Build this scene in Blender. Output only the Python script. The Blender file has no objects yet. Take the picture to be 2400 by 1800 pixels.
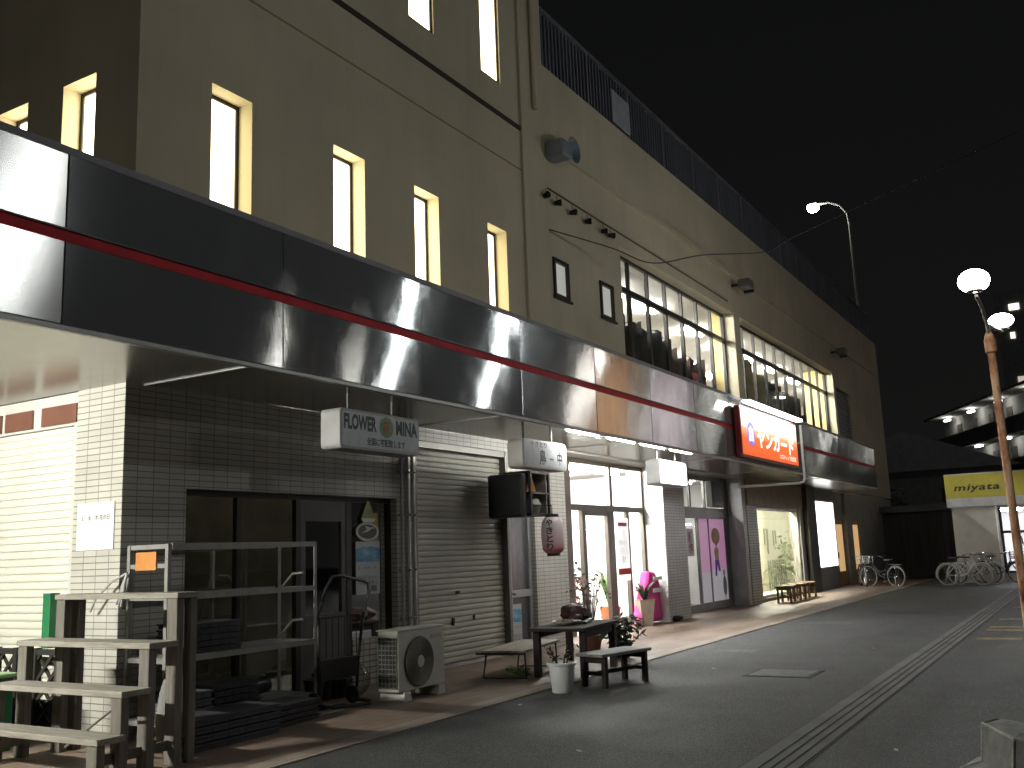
import bpy, bmesh, math, random
from mathutils import Vector, Matrix
random.seed(7)
SC = bpy.context.scene
COL = SC.collection
PI = math.pi

# ---------------------------------------------------------------- camera
cam_d = bpy.data.cameras.new("camera")
cam = bpy.data.objects.new("camera", cam_d); COL.objects.link(cam)
cam_d.sensor_fit = 'HORIZONTAL'; cam_d.sensor_width = 36.0
cam_d.lens = 2258.6 / 2400 * 36
cam_d.clip_start = 0.05; cam_d.clip_end = 1000
_R = ((0.5155, 0.1302, 0.8469), (-0.8561, 0.1206, 0.5026), (-0.0366, -0.9841, 0.1736))
cam.matrix_world = Matrix(((_R[0][0], -_R[0][1], -_R[0][2], 0.0),
                           (_R[1][0], -_R[1][1], -_R[1][2], 0.0),
                           (_R[2][0], -_R[2][1], -_R[2][2], 1.5),
                           (0, 0, 0, 1)))
SC.camera = cam

# ---------------------------------------------------------------- world: black town sky with faint sky glow
W = bpy.data.worlds.new("World"); SC.world = W; W.use_nodes = True
_bg = W.node_tree.nodes["Background"]
_tc = W.node_tree.nodes.new("ShaderNodeTexCoord"); _sx = W.node_tree.nodes.new("ShaderNodeSeparateXYZ"); _cr = W.node_tree.nodes.new("ShaderNodeValToRGB")
W.node_tree.links.new(_tc.outputs["Generated"], _sx.inputs[0]); W.node_tree.links.new(_sx.outputs[2], _cr.inputs[0]); W.node_tree.links.new(_cr.outputs[0], _bg.inputs[0])
_cr.color_ramp.elements[0].position = 0.0; _cr.color_ramp.elements[0].color = (0.0078, 0.0077, 0.0074, 1)      # town glow low down
_cr.color_ramp.elements[1].position = 0.55; _cr.color_ramp.elements[1].color = (0.0042, 0.0044, 0.0045, 1)
_bg.inputs[1].default_value = 1.0
SC.view_settings.view_transform = 'Standard'; SC.view_settings.look = 'None'
SC.view_settings.gamma = 1.0; SC.view_settings.exposure = 0.0
SC.cycles.use_denoising = True
SC.cycles.max_bounces = 8; SC.cycles.diffuse_bounces = 4; SC.cycles.glossy_bounces = 3
SC.cycles.transparent_max_bounces = 12
SC.cycles.sample_clamp_indirect = 4.0
SC.cycles.caustics_reflective = False; SC.cycles.caustics_refractive = False

# lamp strengths (radiance of the glowing globes)
LAMP_NEAR = 26.0; LAMP_TALL = 110.0; LAMP_FIRST = 125.0; LAMP_BACK_FILL = 170.0; LAMP_ROOF = 120.0; TUBE_LEFT = 2050.0

# ---------------------------------------------------------------- materials
def nodes(name):
    m = bpy.data.materials.new(name); m.use_nodes = True
    nt = m.node_tree; b = nt.nodes["Principled BSDF"]
    return m, nt, b

def coords(nt, scale=(1, 1, 1)):
    tc = nt.nodes.new("ShaderNodeTexCoord"); mp = nt.nodes.new("ShaderNodeMapping")
    mp.inputs["Scale"].default_value = scale
    nt.links.new(tc.outputs["Object"], mp.inputs[0]); return mp.outputs[0]

def noise(nt, vec, scale, detail=4, rough=0.55):
    n = nt.nodes.new("ShaderNodeTexNoise"); n.inputs["Scale"].default_value = scale
    n.inputs["Detail"].default_value = detail; n.inputs["Roughness"].default_value = rough
    nt.links.new(vec, n.inputs["Vector"]); return n.outputs["Fac"]

def ramp(nt, fac, stops):
    r = nt.nodes.new("ShaderNodeValToRGB"); nt.links.new(fac, r.inputs[0])
    while len(r.color_ramp.elements) < len(stops): r.color_ramp.elements.new(0.5)
    for e, (p, c) in zip(r.color_ramp.elements, stops):
        e.position = p; e.color = (c[0], c[1], c[2], 1)
    return r.outputs[0]

def mixc(nt, a, b, fac, mode='MIX'):
    m = nt.nodes.new("ShaderNodeMix"); m.data_type = 'RGBA'; m.blend_type = mode
    for s, v in ((0, fac), (6, a), (7, b)):
        if hasattr(v, "is_linked"): nt.links.new(v, m.inputs[s])
        elif isinstance(v, (int, float)): m.inputs[s].default_value = v
        else: m.inputs[s].default_value = (v[0], v[1], v[2], 1)
    return m.outputs[2]

def bumpn(nt, b, height, strength=0.3, dist=0.01):
    n = nt.nodes.new("ShaderNodeBump"); n.inputs["Strength"].default_value = strength
    n.inputs["Distance"].default_value = dist
    nt.links.new(height, n.inputs["Height"]); nt.links.new(n.outputs[0], b.inputs["Normal"])

def M(name, col, rough=0.6, metal=0.0, var=0.18, scale=3.0, bump=0.0, bscale=60.0, stretch=(1, 1, 1), spec=0.5):
    """plain painted / plastic / metal surface with uneven wear"""
    m, nt, b = nodes(name); v = coords(nt, stretch)
    n1 = noise(nt, v, scale, 6, 0.6)
    lo = [c * (1 - var) for c in col]; hi = [min(1, c * (1 + var)) for c in col]
    nt.links.new(ramp(nt, n1, [(0.3, lo), (0.7, hi)]), b.inputs["Base Color"])
    b.inputs["Metallic"].default_value = metal; b.inputs["Specular IOR Level"].default_value = spec
    n2 = noise(nt, v, scale * 4, 3)
    mr = nt.nodes.new("ShaderNodeMapRange"); nt.links.new(n2, mr.inputs[0])
    mr.inputs[3].default_value = max(0.02, rough - 0.12); mr.inputs[4].default_value = min(1, rough + 0.12)
    nt.links.new(mr.outputs[0], b.inputs["Roughness"])
    if bump: bumpn(nt, b, noise(nt, v, bscale, 4), bump, 0.004)
    return m

def EM(name, col, strength):
    m, nt, b = nodes(name)
    b.inputs["Base Color"].default_value = (0.6, 0.6, 0.6, 1); b.inputs["Roughness"].default_value = 0.4
    b.inputs["Emission Color"].default_value = (*col, 1); b.inputs["Emission Strength"].default_value = strength
    return m

def glass(name, tint=(0.9, 0.93, 0.92), gloss=0.12, rough=0.02):
    m = bpy.data.materials.new(name); m.use_nodes = True; nt = m.node_tree
    for n in list(nt.nodes): nt.nodes.remove(n)
    o = nt.nodes.new("ShaderNodeOutputMaterial"); mx = nt.nodes.new("ShaderNodeMixShader")
    t = nt.nodes.new("ShaderNodeBsdfTransparent"); g = nt.nodes.new("ShaderNodeBsdfGlossy")
    t.inputs[0].default_value = (*tint, 1); g.inputs["Roughness"].default_value = rough
    lw = nt.nodes.new("ShaderNodeLayerWeight"); lw.inputs[0].default_value = 0.25
    mr = nt.nodes.new("ShaderNodeMapRange"); mr.inputs[3].default_value = gloss * 0.5; mr.inputs[4].default_value = min(1, gloss * 4)
    nt.links.new(lw.outputs["Fresnel"], mr.inputs[0]); nt.links.new(mr.outputs[0], mx.inputs[0])
    nt.links.new(t.outputs[0], mx.inputs[1]); nt.links.new(g.outputs[0], mx.inputs[2])
    nt.links.new(mx.outputs[0], o.inputs[0]); return m

def wall_mat(name, col):
    m, nt, b = nodes(name); v = coords(nt); vs = coords(nt, (1.2, 1.2, 0.12)); vf = coords(nt, (1, 1, 1))
    big = noise(nt, v, 0.5, 5); streak = noise(nt, vs, 2.2, 6, 0.65)
    c1 = ramp(nt, big, [(0.3, [c * 0.86 for c in col]), (0.7, [min(1, c * 1.1) for c in col])])
    c2 = ramp(nt, streak, [(0.32, (0.74, 0.72, 0.68)), (0.55, (1, 1, 1))])
    nt.links.new(mixc(nt, c1, c2, 0.26, 'MULTIPLY'), b.inputs["Base Color"])
    b.inputs["Roughness"].default_value = 0.8
    bumpn(nt, b, noise(nt, vf, 90, 4), 0.25, 0.004); return m

def tile_mat(name, col, mortar, bw, bh, ms, offset=0.0, rough=0.35, var=0.9, bump=0.5, horiz=False, wear=0.5):
    m, nt, b = nodes(name); tc = nt.nodes.new("ShaderNodeTexCoord")
    if horiz: vec = tc.outputs["Object"]
    else:
        sx = nt.nodes.new("ShaderNodeSeparateXYZ"); nt.links.new(tc.outputs["Object"], sx.inputs[0])
        ad = nt.nodes.new("ShaderNodeMath"); nt.links.new(sx.outputs[0], ad.inputs[0]); nt.links.new(sx.outputs[1], ad.inputs[1])
        cb = nt.nodes.new("ShaderNodeCombineXYZ"); nt.links.new(ad.outputs[0], cb.inputs[0]); nt.links.new(sx.outputs[2], cb.inputs[1])
        vec = cb.outputs[0]
    br = nt.nodes.new("ShaderNodeTexBrick"); nt.links.new(vec, br.inputs["Vector"])
    br.offset = offset; br.squash = 1.0
    br.inputs["Scale"].default_value = 1.0; br.inputs["Brick Width"].default_value = bw; br.inputs["Row Height"].default_value = bh
    br.inputs["Mortar Size"].default_value = ms; br.inputs["Mortar Smooth"].default_value = 0.15
    br.inputs["Color1"].default_value = (*col, 1); br.inputs["Color2"].default_value = (*[c * var for c in col], 1)
    br.inputs["Mortar"].default_value = (*mortar, 1)
    v = coords(nt); n = noise(nt, v, 1.3, 7, 0.62)
    st = ramp(nt, n, [(0.35, (0.6, 0.57, 0.52)), (0.62, (1, 1, 1))])
    nt.links.new(mixc(nt, br.outputs[0], st, wear, 'MULTIPLY'), b.inputs["Base Color"])
    b.inputs["Roughness"].default_value = rough
    inv = nt.nodes.new("ShaderNodeMath"); inv.operation = 'SUBTRACT'; inv.inputs[0].default_value = 1.0
    nt.links.new(br.outputs[1], inv.inputs[1])
    bumpn(nt, b, inv.outputs[0], bump, 0.006); return m

def brushed(name, col, rough, aniso, wave=0.012, wscale=(0.9, 0.9, 0.55), seed=0.0, vertical=True, brush=0.0):
    """stainless sheet: smears reflections up and down, dents bend them"""
    m, nt, b = nodes(name); v = coords(nt, wscale)
    mp = v.node; mp.inputs["Location"].default_value = (seed, seed * 0.7, seed * 1.3)
    b.inputs["Metallic"].default_value = 0.80; b.inputs["Roughness"].default_value = rough
    b.inputs["Anisotropic"].default_value = aniso
    tg = nt.nodes.new("ShaderNodeTangent"); tg.direction_type = 'RADIAL'; tg.axis = 'Z'
    nt.links.new(tg.outputs[0], b.inputs["Tangent"])
    b.inputs["Anisotropic Rotation"].default_value = 0.25 if vertical else 0.0
    n = noise(nt, v, 1.0, 2, 0.4)
    sm = noise(nt, coords(nt, (3, 3, 0.7)), 1.5, 5, 0.6)
    nt.links.new(ramp(nt, sm, [(0.3, [c * 0.82 for c in col]), (0.7, col)]), b.inputs["Base Color"])
    bumpn(nt, b, n, 1.0, wave)
    if brush:
        # the fine horizontal brushing scatters the normal up and down only
        bn = b.inputs["Normal"].links[0].from_socket; geo = nt.nodes.new("ShaderNodeNewGeometry"); acc = None
        for k in range(3):
            sc = nt.nodes.new("ShaderNodeVectorMath"); sc.operation = 'MULTIPLY_ADD'; sc.inputs[1].default_value = (7919.3, 6151.7, 9973.1); sc.inputs[2].default_value = (k * 31.7, k * 17.3, k * 5.1)
            nt.links.new(geo.outputs["Position"], sc.inputs[0])
            wn = nt.nodes.new("ShaderNodeTexWhiteNoise"); wn.noise_dimensions = '3D'; nt.links.new(sc.outputs[0], wn.inputs["Vector"])
            if acc is None: acc = wn.outputs["Value"]
            else:
                ad = nt.nodes.new("ShaderNodeMath"); nt.links.new(acc, ad.inputs[0]); nt.links.new(wn.outputs["Value"], ad.inputs[1]); acc = ad.outputs[0]
        mr = nt.nodes.new("ShaderNodeMapRange"); mr.inputs[1].default_value = 0; mr.inputs[2].default_value = 3; mr.inputs[3].default_value = -brush; mr.inputs[4].default_value = brush
        nt.links.new(acc, mr.inputs[0]); cb = nt.nodes.new("ShaderNodeCombineXYZ"); nt.links.new(mr.outputs[0], cb.inputs[2])
        va = nt.nodes.new("ShaderNodeVectorMath"); nt.links.new(bn, va.inputs[0]); nt.links.new(cb.outputs[0], va.inputs[1])
        nz = nt.nodes.new("ShaderNodeVectorMath"); nz.operation = 'NORMALIZE'; nt.links.new(va.outputs[0], nz.inputs[0]); nt.links.new(nz.outputs[0], b.inputs["Normal"])
    return m

def wood(name, col, rough=0.7, axis=(1, 12, 12), var=0.35):
    m, nt, b = nodes(name); v = coords(nt, axis)
    n = noise(nt, v, 2.5, 6, 0.65); n2 = noise(nt, coords(nt), 1.1, 4)
    c = ramp(nt, n, [(0.28, [x * (1 - var) for x in col]), (0.72, [min(1, x * (1 + var)) for x in col])])
    nt.links.new(mixc(nt, c, ramp(nt, n2, [(0.35, (0.62, 0.6, 0.56)), (0.6, (1, 1, 1))]), 0.6, 'MULTIPLY'), b.inputs["Base Color"])
    b.inputs["Roughness"].default_value = rough; bumpn(nt, b, n, 0.5, 0.003); return m

def rusty(name):
    m, nt, b = nodes(name); v = coords(nt, (1, 1, 0.35))
    n = noise(nt, v, 5.0, 8, 0.68)
    nt.links.new(ramp(nt, n, [(0.36, (0.09, 0.03, 0.015)), (0.46, (0.42, 0.18, 0.08)), (0.55, (0.60, 0.38, 0.24)), (0.7, (0.60, 0.50, 0.38))]), b.inputs["Base Color"])
    b.inputs["Roughness"].default_value = 0.75; bumpn(nt, b, n, 0.6, 0.004); return m

def asphalt_mat():
    m, nt, b = nodes("asphalt"); v = coords(nt)
    f = noise(nt, v, 75, 3, 0.75); g = noise(nt, v, 20, 5, 0.75); big = noise(nt, v, 0.35, 6, 0.6); mid = noise(nt, v, 2.2, 6, 0.65)
    c = ramp(nt, f, [(0.30, (0.016, 0.017, 0.018)), (0.50, (0.066, 0.068, 0.071)), (0.68, (0.24, 0.245, 0.25))])
    c2 = mixc(nt, c, ramp(nt, big, [(0.34, (0.62, 0.63, 0.64)), (0.66, (1.15, 1.12, 1.06))]), 0.85, 'MULTIPLY')
    c2 = mixc(nt, c2, ramp(nt, g, [(0.35, (0.55, 0.55, 0.55)), (0.62, (1.25, 1.25, 1.25))]), 0.8, 'MULTIPLY')
    c3 = mixc(nt, c2, ramp(nt, mid, [(0.30, (0.72, 0.72, 0.72)), (0.6, (1.08, 1.08, 1.08))]), 0.8, 'MULTIPLY')
    nt.links.new(c3, b.inputs["Base Color"])
    nt.links.new(ramp(nt, big, [(0.3, (0.55,) * 3), (0.7, (0.85,) * 3)]), b.inputs["Roughness"])
    b.inputs["Specular IOR Level"].default_value = 0.35
    bumpn(nt, b, mixc(nt, f, g, 0.5), 0.9, 0.012); return m

CREAM = wall_mat("cream_render", (0.52, 0.465, 0.335))
CREAM_DARK = M("joint_brown", (0.035, 0.028, 0.018), 0.8)
TILE = tile_mat("white_tile", (0.54, 0.53, 0.48), (0.21, 0.205, 0.185), 0.185, 0.060, 0.005, wear=0.35)
SMALL_TILE = tile_mat("small_tile", (0.50, 0.48, 0.42), (0.14, 0.13, 0.11), 0.12, 0.07, 0.008, wear=0.6)
PAVE = tile_mat("paving", (0.26, 0.19, 0.15), (0.12, 0.095, 0.08), 0.30, 0.15, 0.006, offset=0.5, rough=0.55, var=0.8, bump=0.35, horiz=True, wear=0.75)
KERB = tile_mat("kerb", (0.33, 0.275, 0.235), (0.13, 0.11, 0.095), 0.6, 0.22, 0.006, rough=0.6, var=0.85, bump=0.3, horiz=True, wear=0.7)
ASPH = asphalt_mat()
CONC = M("concrete", (0.11, 0.11, 0.108), 0.8, var=0.35, scale=1.6, bump=0.4, bscale=120)
CONC_D = M("concrete_dark", (0.05, 0.05, 0.05), 0.85, var=0.3, scale=4)
FASC = [brushed("stainless_a", (0.52, 0.535, 0.545), 0.07, 0.0, 0.011, (0.8, 0.8, 1.0), seed=0.0, brush=0.21),
        brushed("stainless_b", (0.48, 0.495, 0.51), 0.10, 0.0, 0.013, (0.8, 0.8, 1.0), seed=4.1, brush=0.22),
        brushed("stainless_c", (0.54, 0.555, 0.56), 0.06, 0.0, 0.012, (0.8, 0.8, 1.0), seed=8.7, brush=0.21)]
FASC_LEFT = brushed("stainless_left", (0.62, 0.62, 0.61), 0.24, 0.90, 0.010, seed=2.0)
SOFFIT = brushed("soffit_metal", (0.42, 0.41, 0.38), 0.24, 0.2, 0.004, wscale=(0.5, 0.5, 0.5), vertical=False)
RED = M("red_stripe", (0.50, 0.022, 0.030), 0.55, spec=0.15)
RED_WHITE = M("trim_grey", (0.33, 0.33, 0.32), 0.4, metal=0.6)
DARKFRAME = M("dark_bronze_frame", (0.022, 0.020, 0.017), 0.4, metal=0.3)
GREYFRAME = M("grey_aluminium", (0.16, 0.155, 0.14), 0.4, metal=0.5)
ALU = M("aluminium", (0.55, 0.54, 0.52), 0.35, metal=0.9)
SHUTTER = M("shutter_cream", (0.43, 0.425, 0.355), 0.45, var=0.14, scale=1.4, stretch=(1, 1, 0.5))
SHUTTER_L = M("shutter_pale", (0.70, 0.69, 0.60), 0.5, var=0.06, scale=2)
BROWN = M("brown_panel", (0.17, 0.075, 0.05), 0.5)
RAILING = M("roof_sheet", (0.115, 0.12, 0.14), 0.6, var=0.25, scale=1.2, stretch=(2, 2, 0.4))
RAILING_L = M("roof_plate", (0.33, 0.34, 0.38), 0.6)
PANE_LIT = EM("lit_frosted_pane", (1.0, 0.88, 0.55), 5.5)
PANE_LIT2 = EM("lit_frosted_pane_bright", (1.0, 0.90, 0.60), 9.0)
PANE_WHITE = EM("lit_white_pane", (1.0, 1.0, 0.97), 3.2)
PANE_GREY = EM("dim_frosted_pane", (0.80, 0.82, 0.70), 0.33)
GLASS = glass("clear_glass")
GLASS_DARK = glass("dark_glass", (0.55, 0.57, 0.55), 0.30, 0.03)
GLASS_SMOKE = glass("smoked_glass", (0.75, 0.74, 0.72), 0.06, 0.05)
WHITE = M("white_paint", (0.74, 0.74, 0.72), 0.5, var=0.05)
OFFWHITE = M("offwhite_paint", (0.55, 0.54, 0.50), 0.55, var=0.1)
GREY = M("grey_paint", (0.20, 0.20, 0.21), 0.55)
LGREY = M("light_grey_paint", (0.36, 0.36, 0.36), 0.5)
BLACK = M("black_plastic", (0.012, 0.012, 0.013), 0.45)
BLACKMET = M("black_metal", (0.015, 0.015, 0.015), 0.4, metal=0.3)
DARK = M("dark_interior", (0.028, 0.026, 0.024), 0.8)
STEEL = M("galvanised_steel", (0.27, 0.265, 0.25), 0.5, metal=0.35, var=0.2, scale=6)
WOODG = wood("weathered_wood", (0.27, 0.255, 0.22), axis=(14, 1.2, 14))
WOODV = wood("weathered_wood_post", (0.15, 0.14, 0.12), axis=(14, 14, 1.2))
WOODD = wood("dark_wood", (0.022, 0.014, 0.012), rough=0.85, axis=(1.2, 14, 14))
WOODBENCH = wood("bench_top_wood", (0.24, 0.24, 0.225), axis=(1.2, 14, 14))
WOODPALE = wood("pale_bench_wood", (0.42, 0.385, 0.31), axis=(1.2, 14, 14))
WOODRED = wood("brown_stool_wood", (0.14, 0.085, 0.045), axis=(1.2, 14, 14))
ORANGEWOOD = wood("varnished_door_wood", (0.55, 0.33, 0.14), rough=0.4, axis=(14, 14, 1.2), var=0.2)
GREEN = M("green_paint", (0.018, 0.17, 0.065), 0.5)
PALEGREEN = M("pale_green_top", (0.36, 0.55, 0.30), 0.5)
LATT = M("dark_lattice", (0.022, 0.020, 0.016), 0.75)
ORANGETAG = wood("orange_tag", (0.62, 0.25, 0.06), axis=(1, 10, 1.5), var=0.15)
TRAY = M("black_tray", (0.022, 0.022, 0.026), 0.5)
TRAYG = M("grey_tray", (0.045, 0.045, 0.05), 0.55)
BAG = M("plastic_bag", (0.38, 0.38, 0.36), 0.35)
BIN_BAG = M("black_bag", (0.012, 0.011, 0.013), 0.3, bump=0.8, bscale=30)
ACW = M("ac_casing", (0.50, 0.49, 0.43), 0.5, var=0.08)
ACG = M("ac_grille", (0.16, 0.16, 0.14), 0.55)
RUST = rusty("rusty_paint")
POLEGREY = M("lamp_steel", (0.30, 0.29, 0.26), 0.5, metal=0.4)
GLOBE_NEAR = EM("globe_near", (1.0, 0.96, 0.88), LAMP_NEAR)
GLOBE_TALL = EM("globe_tall", (0.96, 1.0, 0.99), LAMP_TALL)
GLOBE_FIRST = EM("globe_first", (0.97, 1.0, 0.98), LAMP_FIRST)
GLOBE_ROOF = EM("globe_roof", (0.95, 1.0, 0.98), LAMP_ROOF)
TUBE_L = EM("tube_left", (1.0, 0.985, 0.88), TUBE_LEFT)
CEIL_LIGHT = EM("ceiling_tube", (1.0, 0.98, 0.94), 340.0)
CEIL_LIGHT_W = EM("ceiling_tube_warm", (1.0, 0.95, 0.76), 800.0)
CEIL_UP = EM("upper_ceiling_tube", (1.0, 0.98, 0.93), 400.0)
TEXT_K = M("black_ink", (0.012, 0.012, 0.014), 0.5)
TEXT_G = M("green_ink", (0.004, 0.045, 0.036), 0.5)
TEXT_R = M("red_ink", (0.45, 0.03, 0.02), 0.5)
TEXT_GR = M("grey_ink", (0.16, 0.16, 0.17), 0.6)
LEAF_G = M("leaf_green", (0.05, 0.10, 0.03), 0.5, var=0.4, scale=14)
LEAF_D = M("leaf_dark", (0.022, 0.035, 0.014), 0.55, var=0.4, scale=14)
LEAF_L = M("leaf_light", (0.14, 0.24, 0.07), 0.5, var=0.4, scale=14)
TWIG = M("twig", (0.05, 0.035, 0.02), 0.7)
SOIL = M("soil", (0.03, 0.022, 0.015), 0.9)
MAGENTA = M("magenta_cloth", (0.62, 0.015, 0.22), 0.6, var=0.12)
PINK = EM("pink_backlit_film", (0.72, 0.22, 0.55), 0.30)
LILAC = EM("lilac_backlit_film", (0.70, 0.66, 0.74), 0.24)
YELLOW = M("yellow_paint", (0.42, 0.36, 0.045), 0.55, var=0.12)
CHROME = M("chrome", (0.75, 0.75, 0.75), 0.22, metal=1.0)
TYRE = M("tyre_rubber", (0.035, 0.035, 0.035), 0.7)
TYREW = M("pale_tyre_rubber", (0.34, 0.33, 0.31), 0.6)
BIKEW = M("silver_bike_paint", (0.55, 0.55, 0.54), 0.35, metal=0.2)
BIKED = M("dark_bike_paint", (0.03, 0.03, 0.035), 0.35, metal=0.2)
WICKER = M("pale_wire_basket", (0.55, 0.53, 0.48), 0.6)
# ---------------------------------------------------------------- mesh helpers
class MB:
    def __init__(s): s.v = []; s.f = []
    def quad(s, *p):
        n = len(s.v); s.v += [tuple(q) for q in p]; s.f.append(tuple(range(n, n + len(p)))); return s
    def box(s, x0, x1, y0, y1, z0, z1):
        n = len(s.v)
        s.v += [(x0, y0, z0), (x1, y0, z0), (x1, y1, z0), (x0, y1, z0), (x0, y0, z1), (x1, y0, z1), (x1, y1, z1), (x0, y1, z1)]
        for q in ((0, 3, 2, 1), (4, 5, 6, 7), (0, 1, 5, 4), (1, 2, 6, 5), (2, 3, 7, 6), (3, 0, 4, 7)): s.f.append(tuple(n + i for i in q))
        return s
    def bar(s, p0, p1, w, h, up=(0, 0, 1)):
        a = Vector(p0); b = Vector(p1); d = (b - a).normalized(); u = Vector(up)
        if abs(d.dot(u)) > 0.95: u = Vector((0, 1, 0))
        r = d.cross(u).normalized() * (w / 2); u2 = r.cross(d).normalized() * (h / 2); n = len(s.v)
        for c in (a, b):
            for k, l in ((-1, -1), (1, -1), (1, 1), (-1, 1)): s.v.append(tuple(c + r * k + u2 * l))
        for q in ((0, 1, 2, 3), (7, 6, 5, 4), (0, 4, 5, 1), (1, 5, 6, 2), (2, 6, 7, 3), (3, 7, 4, 0)): s.f.append(tuple(n + i for i in q))
        return s
    def tube(s, pts, r, n=8, closed=False, r1=None):
        P = [Vector(p) for p in pts]; m = len(P); base = len(s.v); prev = None
        for i, p in enumerate(P):
            if closed: d = (P[(i + 1) % m] - P[i - 1]).normalized()
            else: d = (P[min(i + 1, m - 1)] - P[max(i - 1, 0)]).normalized()
            if prev is None:
                u = Vector((0, 0, 1)) if abs(d.z) < 0.9 else Vector((1, 0, 0)); u = (u - d * u.dot(d)).normalized()
            else: u = (prev - d * prev.dot(d)).normalized()
            prev = u; w = d.cross(u); rr = r if r1 is None else r + (r1 - r) * i / max(1, m - 1)
            for k in range(n):
                a = 2 * PI * k / n; s.v.append(tuple(p + (u * math.cos(a) + w * math.sin(a)) * rr))
        seg = m if closed else m - 1
        for i in range(seg):
            for k in range(n):
                a = base + i * n + k; b = base + i * n + (k + 1) % n; j = ((i + 1) % m)
                s.f.append((a, b, base + j * n + (k + 1) % n, base + j * n + k))
        if not closed:
            s.f.append(tuple(base + k for k in range(n - 1, -1, -1))); s.f.append(tuple(base + (m - 1) * n + k for k in range(n)))
        return s
    def lathe(s, prof, c=(0, 0, 0), n=20, axis='z', cap=True):
        base = len(s.v); m = len(prof)
        for r, z in prof:
            for k in range(n):
                a = 2 * PI * k / n; x, y = r * math.cos(a), r * math.sin(a)
                p = (x, y, z) if axis == 'z' else ((x, -z, y) if axis == 'y' else (z, x, y))
                s.v.append((c[0] + p[0], c[1] + p[1], c[2] + p[2]))
        for i in range(m - 1):
            for k in range(n):
                a = base + i * n + k; b = base + i * n + (k + 1) % n; s.f.append((a, b, b + n, a + n))
        if cap:
            s.f.append(tuple(base + k for k in range(n - 1, -1, -1))); s.f.append(tuple(base + (m - 1) * n + k for k in range(n)))
        return s
    def sphere(s, c, r, n=14, sz=1.0):
        prof = [(max(1e-4, r * math.sin(PI * i / n)), -r * sz * math.cos(PI * i / n)) for i in range(n + 1)]
        return s.lathe(prof, c, n * 2 if n < 12 else 20, cap=False)
    def extrude(s, poly, vec):
        n = len(s.v); m = len(poly); v = Vector(vec)
        s.v += [tuple(p) for p in poly] + [tuple(Vector(p) + v) for p in poly]
        s.f.append(tuple(range(n + m - 1, n - 1, -1))); s.f.append(tuple(range(n + m, n + 2 * m)))
        for i in range(m): j = (i + 1) % m; s.f.append((n + i, n + j, n + m + j, n + m + i))
        return s
    def wall(s, axis, a0, a1, z0, z1, holes, c0, c1):
        """flat wall with openings; front at c0, back at c1; axis 'x' runs along x"""
        A = sorted({a0, a1} | {h[0] for h in holes} | {h[1] for h in holes}); Z = sorted({z0, z1} | {h[2] for h in holes} | {h[3] for h in holes})
        P = (lambda a, c, z: (a, c, z)) if axis == 'x' else (lambda a, c, z: (c, a, z))
        for i in range(len(A) - 1):
            for j in range(len(Z) - 1):
                ca, cz = (A[i] + A[i + 1]) / 2, (Z[j] + Z[j + 1]) / 2
                if any(h[0] < ca < h[1] and h[2] < cz < h[3] for h in holes): continue
                for c in (c0, c1): s.quad(P(A[i], c, Z[j]), P(A[i + 1], c, Z[j]), P(A[i + 1], c, Z[j + 1]), P(A[i], c, Z[j + 1]))
        for h in list(holes) + [(a0, a1, z0, z1)]:
            for a in (h[0], h[1]): s.quad(P(a, c0, h[2]), P(a, c1, h[2]), P(a, c1, h[3]), P(a, c0, h[3]))
            for z in (h[2], h[3]): s.quad(P(h[0], c0, z), P(h[1], c0, z), P(h[1], c1, z), P(h[0], c1, z))
        return s
    def leaves(s, c, rad, n, size, sz=1.0, droop=0.3):
        for _ in range(n):
            d = Vector((random.gauss(0, 1), random.gauss(0, 1), random.gauss(0, 1))).normalized() * (random.random() ** 0.45)
            p = Vector(c) + Vector((d.x * rad, d.y * rad, d.z * rad * sz))
            u = Vector((random.gauss(0, 1), random.gauss(0, 1), random.gauss(0, 0.6) - droop)).normalized()
            w = u.cross(Vector((random.gauss(0, 1), random.gauss(0, 1), random.gauss(0, 1)))).normalized(); L = size * random.uniform(0.6, 1.3)
            s.quad(p, p + u * L * 0.5 + w * L * 0.22, p + u * L, p + u * L * 0.5 - w * L * 0.22)
        return s
    def build(s, name, mat, parent=None, bevel=0.0, smooth=False, loc=None):
        me = bpy.data.meshes.new(name); me.from_pydata(s.v, [], s.f); me.update()
        bm = bmesh.new(); bm.from_mesh(me)
        if smooth: bmesh.ops.remove_doubles(bm, verts=bm.verts, dist=1e-5)
        bmesh.ops.recalc_face_normals(bm, faces=bm.faces); bm.to_mesh(me); bm.free()
        me.materials.append(mat)
        if smooth:
            me.polygons.foreach_set("use_smooth", [True] * len(me.polygons)); me.set_sharp_from_angle(angle=math.radians(42))
        o = bpy.data.objects.new(name, me); COL.objects.link(o)
        if parent: o.parent = parent
        if loc: o.location = loc
        if bevel:
            b = o.modifiers.new("bevel", 'BEVEL'); b.width = bevel; b.segments = 2; b.limit_method = 'ANGLE'
        return o

def tag(o, label=None, cat=None, group=None, kind=None):
    if label: o["label"] = label
    if cat: o["category"] = cat
    if group: o["group"] = group
    if kind: o["kind"] = kind
    return o
def thing(name, label, cat, loc=(0, 0, 0), rotz=0.0, group=None):
    o = bpy.data.objects.new(name, None); COL.objects.link(o); o.empty_display_size = 0.1
    o.location = loc; o.rotation_euler = (0, 0, rotz); return tag(o, label, cat, group)
def kids(o): return [c for c in bpy.data.objects if c.parent == o]
def copy_tree(o, parent=None):
    c = o.copy(); COL.objects.link(c)
    if parent: c.parent = parent
    for ch in kids(o): copy_tree(ch, c)
    return c
def dup(o, loc, rotz, label, group=None):
    c = copy_tree(o); c.location = loc; c.rotation_euler = (0, 0, rotz); c["label"] = label
    if group: c["group"] = group
    return c

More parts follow.
